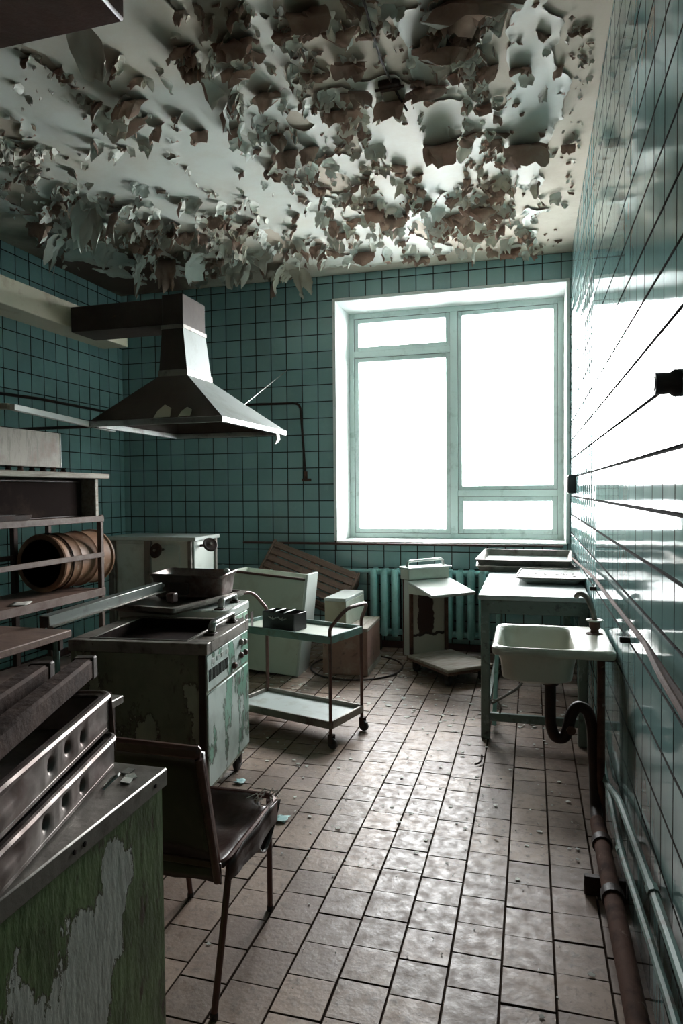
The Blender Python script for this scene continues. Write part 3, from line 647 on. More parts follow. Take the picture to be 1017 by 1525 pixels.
# drum lying in the rack
t = thing('metal_drum', 'brown metal drum lying on its side inside the rack, its dark open end forwards', 'drum', (-3.03, 3.66, .95))
prof = [(.155, 0), (.185, 0), (.19, .01), (.185, .02), (.178, .05), (.18, .16), (.188, .17), (.18, .18), (.182, .33), (.19, .34), (.182, .35), (.18, .50), (.192, .505), (.192, .52), (.17, .525), (.0, .52)]
RZ = Matrix.Rotation(R(-90), 4, 'X')
G().lathe(prof, 28, RZ).build('drum_body', M['copper'], t)
G().lathe([(.0, .30), (.166, .30), (.168, .02), (.155, .0)], 24, RZ).build('drum_lining', M['matt_black'], t)
G().tube([(.186*math.cos(a), .08, .186*math.sin(a)) for a in [2*math.pi*k/28 for k in range(28)]], .006, 6, True).build('hoop', M['black_iron'], t)
for k, (y, dx, r_) in enumerate(((2.9, -.12, .3), (3.12, -.2, -.2), (3.3, -.08, .5))):
    lab = ('crumpled grey paper sheet at the near end of the middle rack shelf', 'flat grey paper sheet in the middle of the rack shelf', 'small grey paper strip by the drum on the rack shelf')[k]
    gr = []
    for i in range(5): gr.append([V(-.05+.025*j, -.07+.035*i, .004+.006*abs(noise.noise(V(i*.7+k*5, j*.7, 1)))) for j in range(5)])
    o = G().grid(gr).build('paper_sheet', M['paper'], loc=(RX+dx, y, .751), rot=(0, 0, r_)); tag(o, lab, 'paper'); o.modifiers.new('thickness', 'SOLIDIFY').thickness = .001

# ------------------------------------------------------------------ steel tank behind
t = thing('steel_tank', 'pale stainless steel tank with ribbed corners and two dark handwheels', 'tank', (-2.81, 4.78, 0))
G().box((-.36, -.16, .14), (.36, .2, 1.03), .004).build('tank_body', M['tank'], t)
G().box((-.385, -.19, 1.03), (.385, .225, 1.06), .004).build('lid', M['white'], t)
for x0 in (-.30, -.02): G().box((x0-.29*0, -.172, .18), (x0+.26, -.158, 1.0), .004).build('front_panel', M['tank'], t)
for x in (-.36, -.335, -.045, -.02, .325): G().box((x-.008, -.19, .0), (x+.022, -.158, 1.03), .004).build('corner_rib', M['grey_rim'], t)
for x, y in ((-.36, .2), (.36, .2)): G().box((x-.015, y-.03, 0), (x+.015, y, 1.03), .003).build('leg', M['grey_rim'], t)
for P, ax in ((atY(232, 820, 4.50)-t.location, 'y'), (atY(313, 811, 4.72)-t.location, 'x')):
    T = Matrix.Translation(P) @ (Matrix.Rotation(R(75), 4, 'X') @ Matrix.Rotation(R(-14), 4, 'Y') if ax == 'y' else Matrix.Rotation(R(52), 4, 'Y') @ Matrix.Rotation(R(35), 4, 'X'))
    wh = G().lathe([(.0, -.012), (.04, -.014), (.056, -.006), (.058, .004), (.05, .012), (.036, .008), (.014, .012), (.0, .014)], 20, T).build('handwheel', M['black_iron'], t)
    q = P+V(0, .13, 0) if ax == 'y' else V(.34, P.y, P.z-.01)
    G().tube([P, q], .010, 8).build('stem', M['dark_steel'], wh)
    G().lathe([(.0, .012), (.012, .012), (.010, .02), (0, .021)], 10, T).build('hub_nut', M['grey_rim'], wh)

# ------------------------------------------------------------------ green cookers
def caster(parent, x, y, r=.035, h=.1):
    c = G().lathe([(0, -.014), (r*.8, -.014), (r, -.008), (r, .008), (r*.8, .014), (0, .014)], 14, Matrix.Translation((x, y, r)) @ Matrix.Rotation(R(90), 4, 'Y')).build('caster', M['caster'], parent)
    G().box((x-.022, y-.012, r), (x-.016, y+.012, h), .002).box((x+.016, y-.012, r), (x+.022, y+.012, h), .002).box((x-.022, y-.02, h-.006), (x+.022, y+.02, h), .001).build('caster_fork', M['dark_steel'], c)
def ring(g, x0, x1, y0, y1, ix0, ix1, iy0, iy1, z0, z1):
    g.box((x0, y0, z0), (x1, iy0, z1)); g.box((x0, iy1, z0), (x1, y1, z1)); g.box((x0, iy0, z0), (ix0, iy1, z1)); g.box((ix1, iy0, z0), (x1, iy1, z1)); return g
PEEL1 = peel('peeled_green_front', (.20, .40, .30), (.52, .60, .56), .49, 6, (.06, .045, .035), (1, 1, .5), frost=.75)
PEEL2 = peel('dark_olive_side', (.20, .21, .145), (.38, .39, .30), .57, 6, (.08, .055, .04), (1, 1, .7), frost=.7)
PEEL3 = peel('pale_green_side', (.32, .48, .36), (.50, .56, .48), .64, 8, (.05, .04, .03))
yaw = R(5.5); W1, D1, H1 = .645, .575, .755
def cooker(corner, Wd, Dp, H, label, detail):
    ex = V(math.cos(yaw), math.sin(yaw), 0); ey = V(-math.sin(yaw), math.cos(yaw), 0)
    c = V(corner[0], corner[1], 0)-ex*Wd/2+ey*Dp/2
    t = thing('green_cooker', label, 'cooker', c, yaw, 'pair of green cookers')
    x, y = Wd/2, Dp/2
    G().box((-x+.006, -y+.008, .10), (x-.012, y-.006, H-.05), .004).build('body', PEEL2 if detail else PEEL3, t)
    if detail:
        g = ring(G(), -x, x, -y, y, -x+.09, x-.11, -y+.05, y-.05, H-.05, H)
        g.build('top_rim', M['grey_rim'], t)
        G().box((-x+.088, -y+.048, H-.052), (x-.108, y-.048, H-.049), 0).build('pan_floor', M['matt_black'], t)
        ring(G(), -x+.088, x-.108, -y+.048, y-.048, -x+.097, x-.117, -y+.057, y-.057, H-.05, H-.001).build('pan_lining', M['matt_black'], t)
        g = ring(G(), -x+.08, x-.10, -y+.04, y-.04, -x+.092, x-.112, -y+.052, y-.052, H-.01, H+.004); g.build('pan_lip', M['grey_rim'], t)
    else:
        G().box((-x, -y, H-.05), (x+.004, y, H), .008).build('top_plate', M['white'], t)
        g = G()
    # front faces +x
    cp = G().box((x-.012, -y+.012, .545), (x-.004, y-.008, H-.055), .003).build('control_panel', PEEL1 if detail else PEEL3, t)
    if detail:
        for k in range(16):
            G().box((x-.0045, -y+.03+k*.0155, .585), (x-.0025, -y+.037+k*.0155, .635), 0).build('vent_slot', M['matt_black'], cp)
        for yy, z in ((.16, .665), (.16, .60), (.06, .575), (.215, .655), (.225, .60)):
            G().lathe([(.016, 0), (.015, .012), (.009, .018), (0, .018)], 12, Matrix.Translation((x-.004, yy, z)) @ Matrix.Rotation(R(90), 4, 'Y')).build('knob', M['brown_paint' if z < .62 else 'grey_rim'], cp)
        for k in range(4): G().box((x-.0045, -.22+k*.06, .655), (x-.002, -.19+k*.06, .675), 0).build('name_plate', M['white'], cp)
    else:
        for k in range(5): G().box((x-.0045, -y+.05+k*.09, .60), (x-.002, -y+.10+k*.09, .69), 0).build('vent_slot', M['black_iron'], cp)
    G().box((x-.012, -y+.012, .125), (x-.002, y-.008, .535), .004).build('door', PEEL1 if detail else PEEL3, t)
    G().box((-x+.01, -y+.004, .10), (-x+.035, -y+.01, H-.05), .002).build('edge_strip', PEEL2, t)
    G().box((x-.04, -y+.002, .10), (x-.008, -y+.012, H-.05), .003).build('edge_strip', M['dark_steel'], t)
    for sx in (-1, 1):
        for sy in (-1, 1): caster(t, sx*(x-.05), sy*(y-.10)+(.04 if sy > 0 else 0), .04, .102)
    # bow handle on the rim, along the front edge
    yy0, yy1 = (-.10, .19) if detail else (-.14, .1)
    p = [V(x-.055, yy0, H), V(x-.05, yy0+.01, H+.055), V(x-.05, yy1-.01, H+.055), V(x-.055, yy1, H)]
    pts = bend(p, .035); hd = G()
    rows = []
    for q in pts: rows.append([q+V(-.017, 0, 0), q+V(.017, 0, 0)])
    hd.grid(rows); o = hd.build('bow_handle', M['bright_steel'], t); o.modifiers.new('thickness', 'SOLIDIFY').thickness = .007
    for yk in (yy0, yy1): G().box((x-.08, yk-.022, H), (x-.03, yk+.022, H+.008), .002).build('handle_foot', M['dark_steel'], t)
    return t
cooker((-1.325, 2.594), W1, D1, H1, 'green cooker with a black open pan and peeling front, nearest of the two', True)
cooker((-1.545, 3.26), .62, .37, .77, 'pale green cooker behind the open one, holding a tray and a pan', False)
# tray on second cooker
t = thing('layered_tray', 'dark flat steel tray with a stepped rim lying across the cookers', 'tray', (-1.93, 3.40, .771), R(-9))
tz = 0
g = G().loft([rr(-.22, .22, -.30, .30, .012, .002), rr(-.245, .245, -.325, .325, .014, .02), rr(-.25, .25, -.33, .33, .015, .02), rr(-.25, .25, -.33, .33, .015, .032), rr(-.262, .262, -.342, .342, .016, .034), rr(-.262, .262, -.342, .342, .016, .046), rr(-.235, .235, -.315, .315, .014, .046), rr(-.225, .225, -.305, .305, .012, .016)], True, True)
g.build('tray_body', M['grey_rim'], t)
G().box((.10, -.20, .046), (.145, -.15, .095), .006).build('clip', M['leather'], t)
# roasting pan
t = thing('roasting_pan', 'deep dark dented roasting pan sitting on the stepped tray', 'pan', (-1.89, 3.56, .790), R(7))
def wv(l, a): return [(p[0], p[1], p[2]+a*noise.noise(V(p[0]*9, p[1]*9, 3))) for p in l]
g = G().loft([rr(-.18, .18, -.115, .115, .05, 0), rr(-.20, .20, -.135, .135, .06, .02), rr(-.212, .212, -.145, .145, .06, .12), wv(rr(-.228, .228, -.16, .16, .065, .140), .02), wv(rr(-.226, .226, -.158, .158, .065, .146), .02), rr(-.205, .205, -.14, .14, .06, .122), rr(-.19, .19, -.125, .125, .055, .02)], True, True)
g.build('pan_body', M['dent_steel'], t)
G().lathe([(.010, 0), (.016, .008), (.018, .02), (.010, .03), (0, .032)], 12, Matrix.Translation((.212, -.05, .142))).build('knob', M['white'], t)
G().lathe([(.010, 0), (.010, .003), (0, .005)], 10, Matrix.Translation((-.13, -.146, .085)) @ Matrix.Rotation(R(90), 4, 'X')).build('rivet', M['white'], t)
G().box((-.09, -.156, .035), (.02, -.143, .10), .003).build('handle_plate', M['dark_steel'], t)
# metal channel leaning
q0, q1 = atY(66, 918, 2.50), atY(236, 868, 3.32)
t = thing('metal_channel', 'long grey metal channel lying from the board table to the stepped tray', 'channel', q0); d = q1-q0
g = G().beam(V(0, 0, 0), d, .05, .006); g.beam(V(.022, 0, -.02), d+V(.022, 0, -.02), .006, .045); g.build('web', M['bright_steel'], t)
G().beam(V(.03, 0, -.045), d+V(.03, 0, -.045), .03, .008).build('flange', M['grey_rim'], t)
G().beam(V(-.025, 0, -.03), d+V(-.025, 0, -.03), .006, .06).build('web', M['dark_steel'], t)

# ------------------------------------------------------------------ board table at far left
t = thing('board_table', 'table with a worn brown board top left of the open cooker', 'table', (-2.22, 2.05, 0))
G().box((-.42, -.42, .79), (.34, .40, .82), .004).build('table_top', M['wood'], t)
for sx in (-.38, .30):
    for sy in (-.36, .35): G().tube([(sx, sy, 0), (sx, sy, .79)], .014, 8).build('leg', M['pipe_green'], t)
g = G(); g.box((-.40, -.38, .74), (.32, -.355, .79)); g.box((-.40, .345, .74), (.32, .37, .79)); g.build('apron', M['dark_steel'], t)
G().box((-.38, -.35, .30), (.30, .34, .32), .003).build('lower_shelf', M['dark_steel'], t)
# steel bench between
t = thing('steel_bench', 'dark steel bench whose grey top corner shows behind the perforated trays', 'bench', (-1.55, 1.66, 0), R(3))
G().box((-.32, -.20, .725), (.30, .215, .75), .003).build('bench_top', M['grey_rim'], t)
for sx in (-.28, .265):
    for sy in (-.17, .185): G().box((sx-.014, sy-.014, 0), (sx+.014, sy+.014, .725), .002).build('leg', M['dark_steel'], t)
G().box((-.28, -.17, .25), (.265, .185, .27), .002).build('lower_shelf', M['dark_steel'], t)

# ------------------------------------------------------------------ near green cabinet with trays
NH = .78; nc = V(-.79, 1.345, 0)
t = thing('peeling_green_cabinet', 'green cabinet with a large peeled pale patch in the near left corner', 'cabinet', (nc.x, nc.y, 0), R(1))
PEELN = peel('coarse_olive_paint', (.14, .215, .085), (.50, .51, .46), .61, 7, (.05, .035, .02), (1, 1, .5), ((-.0, -.30, .56, .10, 1.9), (0, -.20, .66, .06, 1.6), (0, -.40, .40, .13, 1.3)), coarse=.5, frost=.45)
G().box((-.62, -.92, .06), (-.008, -.006, NH-.04), .004).build('body', PEELN, t)
G().box((-.64, -.94, NH-.04), (0, .002, NH), .003).build('top', M['grey_rim'], t)
G().box((-.60, -.9, .0), (-.03, -.03, .06), .003).build('plinth', M['dark_steel'], t)
for y in (-.05, -.30, -.33): G().lathe([(.005, 0), (.005, .002), (0, .003)], 8, Matrix.Translation((0, y, NH-.02)) @ Matrix.Rotation(R(90), 4, 'Y')).build('rivet', M['black_iron'], t)
def holed_wall(g, L_, z0, z1, x, holes, r=.0085, y0=0., cw=.058):
    """upright wall along +y; `holes` are the places of punched, dimpled holes, the rest is dented sheet"""
    h = z1-z0; zc = (z0+z1)/2; edges = [y0]
    for hy in holes: edges += [hy-cw/2, hy+cw/2]
    edges.append(y0+L_)
    for k, hy in enumerate(holes):
        loops = []; cz = zc+.004*math.sin(k*2.1)
        sq = []
        for a in range(16):
            an = R(22.5*a); ca, sa = math.cos(an), math.sin(an); m = max(abs(ca), abs(sa)); sq.append((hy+ca/m*cw/2, zc+sa/m*h/2))
        def lp(rad, xx): return [(xx, hy+math.cos(R(22.5*a))*rad, cz+math.sin(R(22.5*a))*rad*1.2) for a in range(16)]
        g.loft([[(x, p[0], p[1]) for p in sq], lp(r*2.2, x-.001), lp(r*1.6, x-.004), lp(r*1.1, x-.009), lp(r*.9, x-.016)])
    for k in range(0, len(edges), 2):
        a, b = edges[k], edges[k+1]; n = max(1, int((b-a)/.02)); rows = []
        for i in range(n+1):
            t = a+(b-a)*i/n; ed = min(1, min(i, n-i)/2) if n > 1 else 0
            rows.append([(x+.012*ed*noise.noise(Vector((t*16, q*1.3, z0*40+2)))*(0 < q < 4), t, z0+h*q/4) for q in range(5)])
        g.grid(rows)
def perforated(name, label, holes, rz, loc, ht):
    t = thing(name, label, 'tray', loc, rz, 'perforated trays on the near cabinet')
    g = G(); holed_wall(g, .66, .012, ht-.014, 0, holes, .0072, -.66)
    g.build('perforated_side', M['dent_steel'], t, 60)
    g = G(); g.box((-.36, -.66, 0), (-.002, -.0, .006), .002); g.box((-.36, -.006, 0), (0, 0, ht-.01), .002); g.box((-.36, -.66, 0), (-.354, 0, ht-.01), .002); g.box((-.002-.006, -.66, .0), (.0, 0, .014), .004)
    g.build('tray_shell', M['dent_steel'], t)
    G().box((-.032, -.62, .012), (-.026, -.04, ht-.02), 0).build('hole_shade_sheet', M['matt_black'], t)  # added black sheet that paints shade behind the punched holes
    g = G(); g.tube(rrr(-.366, .004, -.672, .006, .03, ht-.006), .008, 8, True); g.build('rolled_rim', M['dent_steel'], t)
    g = G().loft([rr(-.35, -.012, -.65, -.012, .02, ht-.004), rr(-.366, .0, -.668, .004, .03, ht-.002)]); g.build('rim_flange', M['dent_steel'], t)
    return t
def rrr(x0, x1, y0, y1, r, z): return rr(x0, x1, y0, y1, r, z, 4)
tl = V(-.905, 1.315, NH+.001)
perforated('perforated_tray', 'lower dented steel tray with punched holes on the near green cabinet', (-.335, -.255, -.175), R(14.5), tl, .078)
t2 = perforated('perforated_tray', 'upper dented steel tray with punched holes, stacked on the lower one', (-.30, -.225, -.15), R(15.5), tl+V(-.012, .0, .0835), .088)
G().tube([(-.0, .006, .085), (.004, .01, -.0), (.006, .012, -.05)], .005, 6).build('end_loop', M['pipe_brown'], t2)
# rusty bars on the trays
zt2 = tl.z+.082+.092
for (a, b, lab, wd) in (((-1.035, 1.40), (-.80, .72), 'rusty dark bar lying across the perforated trays, nearer the chair', .045), ((-1.10, 1.33), (-.90, .72), 'second rusty dark bar lying on the trays further left', .045)):
    P = V(a[0], a[1], zt2+.004); Q = V(b[0], b[1], zt2+.004)
    t = thing('rusty_bar', lab, 'bar', P); d = Q-P
    G().beam(V(0, 0, .022), d+V(0, 0, .022), wd, .05, bev=.006).build('bar_body', M['burnt_wood'], t)
    G().beam(d.normalized()*-.004+V(0, 0, .022), d.normalized()*.03+V(0, 0, .022), wd+.005, .054, bev=.004).build('end_band', M['dark_steel'], t)
tag(G().tube([V(-.855, 1.20, NH+.006), V(-.845, 1.235, NH+.02), V(-.86, 1.265, NH+.012), V(-.87, 1.25, NH+.005), V(-.862, 1.215, NH+.004)], .0035, 6, True).build('wire_ring', M['bright_steel']), 'small bent wire ring lying beside the trays on the near cabinet', 'ring')
for k, (x, y) in enumerate(((-.862, 1.30), (-.84, 1.275), (-.835, 1.255))):
    g = G(); s = .012; g.add([(-s, -s*.7, 0), (s, -s, .001), (s*1.2, s*.6, .003), (-s*.5, s, .002), (-s, -s*.7, .002), (s, -s, .003), (s*1.2, s*.6, .006), (-s*.5, s, .005)], [(3, 2, 1, 0), (4, 5, 6, 7), (0, 1, 5, 4), (1, 2, 6, 5), (2, 3, 7, 6), (3, 0, 4, 7)])
    tag(g.build('paint_chip', M['chips'], loc=(x, y, NH+.0005), rot=(0, 0, k)), ('farthest', 'middle', 'nearest')[k]+' of three pale paint chips beside the trays on the near cabinet', 'paint chip', 'paint chips on the near cabinet')

# ------------------------------------------------------------------ chair
t = thing('vinyl_chair', 'brown tube chair with torn dark vinyl seat, seen from behind', 'chair', (-.98, 1.82, 0))
o_ = t.location.copy()
fA, fB, fC, fD = V(-.812, 1.60, 0), V(-.842, 2.077, 0), V(-1.135, 2.075, 0), V(-1.16, 1.60, 0)
sA, sB, sC, sD = V(-.786, 1.655, .40), V(-.80, 1.975, .425), V(-1.12, 1.975, .425), V(-1.135, 1.655, .40)
for f, s in ((fA, sA), (fB, sB), (fC, sC), (fD, sD)):
    out = (f-s); out.z = 0
    lg = G().tube([q-o_ for q in bend([s, s.lerp(f, .5), f+V(0, 0, .012)], .05)], [.0095]*8, 10).build('leg', M['chair_metal'], t)
    G().lathe([(.0105, 0), (.0115, .003), (.0112, .016), (.0095, .018)], 10, Matrix.Translation(f-o_)).build('foot_cap', M['black'], lg)
# seat frame tube
zs = .425
fr = [V(-.788, 1.62, .405), V(-.772, 1.975, .437), V(-1.135, 1.975, .437), V(-1.15, 1.62, .405)]
loop = []
for i in range(4):
    a, b, c = fr[i-1], fr[i], fr[(i+1) % 4]; k = .04; p0 = b+(a-b).normalized()*k; p1 = b+(c-b).normalized()*k
    for j in range(5): tt = j/4; loop.append(p0*(1-tt)**2+b*2*tt*(1-tt)+p1*tt*tt)
G().tube([q-o_ for q in loop], .0095, 8, True).build('seat_frame', M['chair_metal'], t)
# sagging seat with folds and a torn front corner
rows, n = [], 16
for i in range(n+1):
    v = i/n; r_ = []
    for j in range(n+1):
        u = j/n
        L0 = fr[3].lerp(fr[2], v); R0 = fr[0].lerp(fr[1], v); p = L0.lerp(R0, u)
        sag = -.055*math.sin(math.pi*min(1, u*1.0))*math.sin(math.pi*min(1, v*.95+.05))
        fold = .012*math.sin(u*9+v*16)*math.sin(math.pi*u)*math.sin(math.pi*v)
        z = sag+fold+.008
        if u > .93 and v < .8: z -= .03*(u-.93)/.07*math.sin(math.pi*min(1, v*1.2))
        if u > .8 and v > .82: z -= .06*(u-.8)/.2*(v-.82)/.18; p = p+V(-.03, -.03, 0)*((u-.8)/.2*(v-.82)/.18)
        r_.append(p+V(0, 0, z)-o_)
    rows.append(r_)
o = G().grid(rows).build('seat', M['leather'], t, 80); o.modifiers.new('thickness', 'SOLIDIFY').thickness = .012
g = G()   # seat skirt behind and at the right
g.grid([[fr[3].lerp(fr[0], k/8)+V(0, -.012, .012-.05*q/3+.004*math.sin(k*1.7+q))-o_ for k in range(9)] for q in range(4)])
g.grid([[fr[0].lerp(fr[1], k/8)+V(.012+.004*math.sin(k*2.), 0, .012-(.05+.022*math.sin(k/8*math.pi))*q/3)-o_ for k in range(8)] for q in range(4)])
o = g.build('seat_skirt', M['leather'], t, 80); o.modifiers.new('thickness', 'SOLIDIFY').thickness = .004
rows = []   # torn strap hanging in a loop under the seat
for k in range(13):
    a = k/12; p = V(-.782-.01*math.sin(a*3), 1.80+.20*a, .385-.095*math.sin(math.pi*a)+.03*a); rows.append([p+V(-.012, 0, 0)-o_, p+V(.012, .006, 0)-o_])
o = G().grid(rows).build('torn_strap', M['leather'], t, 80); o.modifiers.new('thickness', 'SOLIDIFY').thickness = .004
rs = random.Random(3); g = G()
for k in range(14):
    p = V(-.79, 1.955, .44)-o_+V(rs.uniform(-.05, .02), rs.uniform(-.05, .02), 0); g.tube([p, p+V(rs.uniform(-.02, .02), rs.uniform(-.02, .02), rs.uniform(.005, .02)), p+V(rs.uniform(-.03, .03), rs.uniform(-.03, .03), rs.uniform(-.01, .015))], .0018, 4)
g.build('torn_stuffing', M['paper'], t)
# backrest: rear board and posts leaning towards the camera
bT0, bT1 = V(-1.165, 1.515, .755), V(-.80, 1.515, .752); bB0, bB1 = V(-1.15, 1.598, .375), V(-.795, 1.598, .375)
G().tube([q-o_ for q in (bB1, bB1.lerp(bT1, .5)+V(0, -.004, 0), bT1+V(0, 0, -.02))], .0105, 10).build('back_post', M['chair_metal'], t)
G().tube([q-o_ for q in (bB0, bB0.lerp(bT0, .5)+V(0, -.004, 0), bT0+V(0, 0, -.02))], .0105, 10).build('back_post', M['chair_metal'], t)
G().beam(bT0+V(-.008, 0, -.004)-o_, bT1+V(.006, 0, -.004)-o_, .024, .034, bev=.008).build('top_rail', M['chair_metal'], t)
G().beam(bB0+V(0.012, -.012, .052)-o_, bB1+V(-.012, -.012, .052)-o_, .008, .018, bev=.002).build('lower_rail', M['chair_metal'], t)
rows = []
for i in range(7):
    a = i/6; l = bB0.lerp(bT0, .1+.86*a); r_ = bB1.lerp(bT1, .1+.86*a); rows.append([l.lerp(r_, k/10)+V(0, .018*math.sin(math.pi*k/10)+.004, 0)-o_ for k in range(11)])
o = G().grid(rows).build('backrest', M['leather'], t, 80); o.modifiers.new('thickness', 'SOLIDIFY').thickness = .02

# ------------------------------------------------------------------ serving trolley
c = V(-1.0, 3.645, 0); ang = math.atan2(.957, .29)-R(90)           # local -x runs to the left end, local y to the back
t = thing('serving_trolley', 'two tier serving trolley with brown tube frame and pale trays', 'trolley', c, ang)
TL, TD, T1, T2 = .70, .33, .615, .15
for x in (0, -TL):
    for y in (-TD/2, TD/2):
        G().tube([(x, y, .075), (x, y, T1+.01)], .010, 8).build('post', M['chair_metal'], t)
        cs = G().lathe([(0, -.010), (.026, -.010), (.03, -.005), (.03, .005), (.026, .010), (0, .010)], 14, Matrix.Translation((x+.012, y, .03)) @ Matrix.Rotation(R(90), 4, 'X')).build('caster', M['caster'], t)
        G().box((x-.012, y-.016, .03), (x+.02, y-.012, .08), .002).box((x-.012, y+.012, .03), (x+.02, y+.016, .08), .002).box((x-.012, y-.016, .074), (x+.02, y+.016, .08), .002).build('caster_fork', M['dark_steel'], cs)
for z in (T1, T2):
    sh = G().box((-TL+.005, -TD/2+.004, z-.028), (-.005, TD/2-.004, z-.022), .001).build('shelf_tray', M['table_top'] if z == T2 else M['white_box'], t)
    g = G(); g.box((-TL-.008, -TD/2-.010, z-.042), (.008, -TD/2+.004, z), .003); g.box((-TL-.008, TD/2-.004, z-.042), (.008, TD/2+.010, z), .003); g.box((-TL-.012, -TD/2+.004, z-.042), (-TL+.004, TD/2-.004, z), .003); g.box((-.004, -TD/2+.004, z-.042), (.012, TD/2-.004, z), .003)
    g.build('shelf_edge', M['pipe_green' if z == T1 else 'grey_rim'], t)
for x, sx in ((0, 1), (-TL, -1)):
    p = [V(x, -TD/2, T1), V(x, -TD/2, T1+.04), V(x+sx*.075, -TD/2+.05, T1+.15), V(x+sx*.075, TD/2-.05, T1+.15), V(x, TD/2, T1+.04), V(x, TD/2, T1)]
    G().tube(bend(p, .06), .0105, 8).build('bow_handle', M['chair_metal'], t)
# black tin on trolley
wq = t.matrix_basis @ V(-.41, -.03, T1-.021)
t = thing('black_tin', 'black tin box with three pale hooks standing on the serving trolley', 'tin', wq, ang)
ring(G(), -.115, .115, -.065, .065, -.109, .109, -.059, .059, 0.0, .10).build('tin_body', M['black'], t); G().box((-.11, -.06, 0), (.11, .06, .01), .001).build('tin_bottom', M['black'], t)
for k in range(2):
    x = -.035+.07*k; g = G().tube(bend([V(x-.03, -.066, .075), V(x, -.07, .06), V(x, -.05, .10), V(x, .06, .103)], .02), .004, 6); g.tube([V(x, -.07, .06), V(x+.03, -.067, .07)], .004, 6); g.build('wire_hook', M['bright_steel'], t)

# ------------------------------------------------------------------ heap by the back wall
t = thing('white_crate', 'large open pale green box leaning to the right behind the trolley', 'crate', (-1.70, 4.80, 0)); t.rotation_euler = (R(-3), R(5.5), R(3))
cw, cd, ch = .60, .30, .745
G().box((-cw, -.008, .0), (-.012, .008, ch-.02), .003).build('front_panel', M['white_box'], t)
G().box((-.012, -.010, .0), (.008, cd, ch+.03), .003).build('side_panel', M['white'], t)
G().box((-cw, 0, 0), (-cw+.02, cd, ch), .003).build('side_panel', M['white_box'], t)
G().box((-cw, cd-.016, 0), (0-.012, cd, ch+.0), .003).build('back_panel', M['white_box'], t)
G().box((-cw, 0.008, .02), (-.012, cd-.016, .04), .002).build('bottom_panel', M['white_box'], t)
G().box((-cw-.03, -.014, ch-.022), (-.012, .012, ch-.004), .003).build('edge_batten', M['brown_paint'], t)
G().box((-cw, .0, .55), (-.012, .02, .56), .002).build('edge_batten', M['brown_paint'], t)
# floor rubble under the crate
bx = thing('brown_carton', 'brown board box standing on the floor behind the trolley', 'box', (-1.37, 5.18, 0), R(1.5))
G().box((-.175, -.25, 0), (.175, .25, .335), .004).build('box_body', M['card'], bx); G().box((-.178, -.253, .335), (.178, .253, .36), .004).build('lid', M['grey_wood'], bx)
G().box((.175, -.25, .0), (.181, .25, .05), .002).build('base_strip', M['grey_wood'], bx)
bx = thing('white_carton', 'small pale box standing on the brown carton below the radiator', 'box', (-1.435, 5.19, .361), R(-4))
G().box((-.085, -.22, 0), (.085, .23, .19), .003).build('box_body', M['cream'], bx); G().box((-.088, -.223, .19), (.088, .233, .215), .003).build('lid', M['white'], bx); G().box((.085, -.22, .0), (.089, .23, .19), .002).build('side_sheet', M['white_box'], bx)
tag(G().tube([V(-1.33+.36*math.cos(a), 5.16+.385*math.sin(a), .008) for a in [2*math.pi*k/40 for k in range(40)]], .007, 6, True).build('iron_hoop', M['black_iron']), 'thin dark hoop lying on the floor around the brown carton', 'hoop')
# slatted crate
P = V(-1.98, 5.52, .52)
t = thing('slatted_crate', 'brown slatted wooden crate tipped against the back wall by the radiator', 'crate', (-1.9, 5.55, .0))
t.location = atY(388, 850, 5.45); t.rotation_euler = (R(58), R(21), R(4))
for k in range(5): G().box((.0, -.02+k*.068, 0), (.78, .036+k*.068, .014), .003).build('slat', M['wood'], t)
for x in (.02, .36, .72): G().box((x, -.03, -.03), (x+.045, .32, .0), .003).build('batten', M['wood'], t)
for k in range(3): G().box((.0, -.04, -.25+k*.07), (.78, -.026, -.20+k*.07), .003).build('side_slat', M['wood'], t)
G().box((-.02, -.03, -.26), (-.0, .32, .02), .003).build('end_board', M['wood'], t)
G().box((.78, -.03, -.26), (.80, .32, .02), .003).build('end_board', M['wood'], t)

# ------------------------------------------------------------------ radiator
t = thing('radiator', 'teal cast iron ribbed radiator below the window', 'radiator', (-1.36, 5.80, 0))
for k in range(11):
    x = .035+k*.093; g = G()
    for y in (-.045, .045):
        g.tube([(x, y, .135), (x, y, .15), (x, y, .69), (x, y, .715)], [.022, .031, .031, .022], 10)
    g.box((x-.012, -.04, .15), (x+.012, .04, .70), .004)
    g.tube([(x-.048, 0, .685), (x+.048, 0, .685)], .026, 10); g.tube([(x-.048, 0, .165), (x+.048, 0, .165)], .026, 10)
    g.build('section', M['radiator'], t)
G().tube([(-.30, .0, .69), (.0, 0, .69)], .014, 8).build('feed_pipe', M['radiator'], t)
G().tube(bend([V(-.28, .04, .69), V(-.30, .04, .40), V(-.30, .04, 0)], .05), .012, 8).build('feed_pipe', M['pipe_green'], t)
for x in (.08, .93): G().box((x, .06, .60), (x+.02, .098, .64), .002).build('bracket', M['dark_steel'], t)
for x in (.08, .55, .98): G().box((x-.012, -.02, 0), (x+.012, .02, .145), .003).build('foot', M['dark_steel'], t)

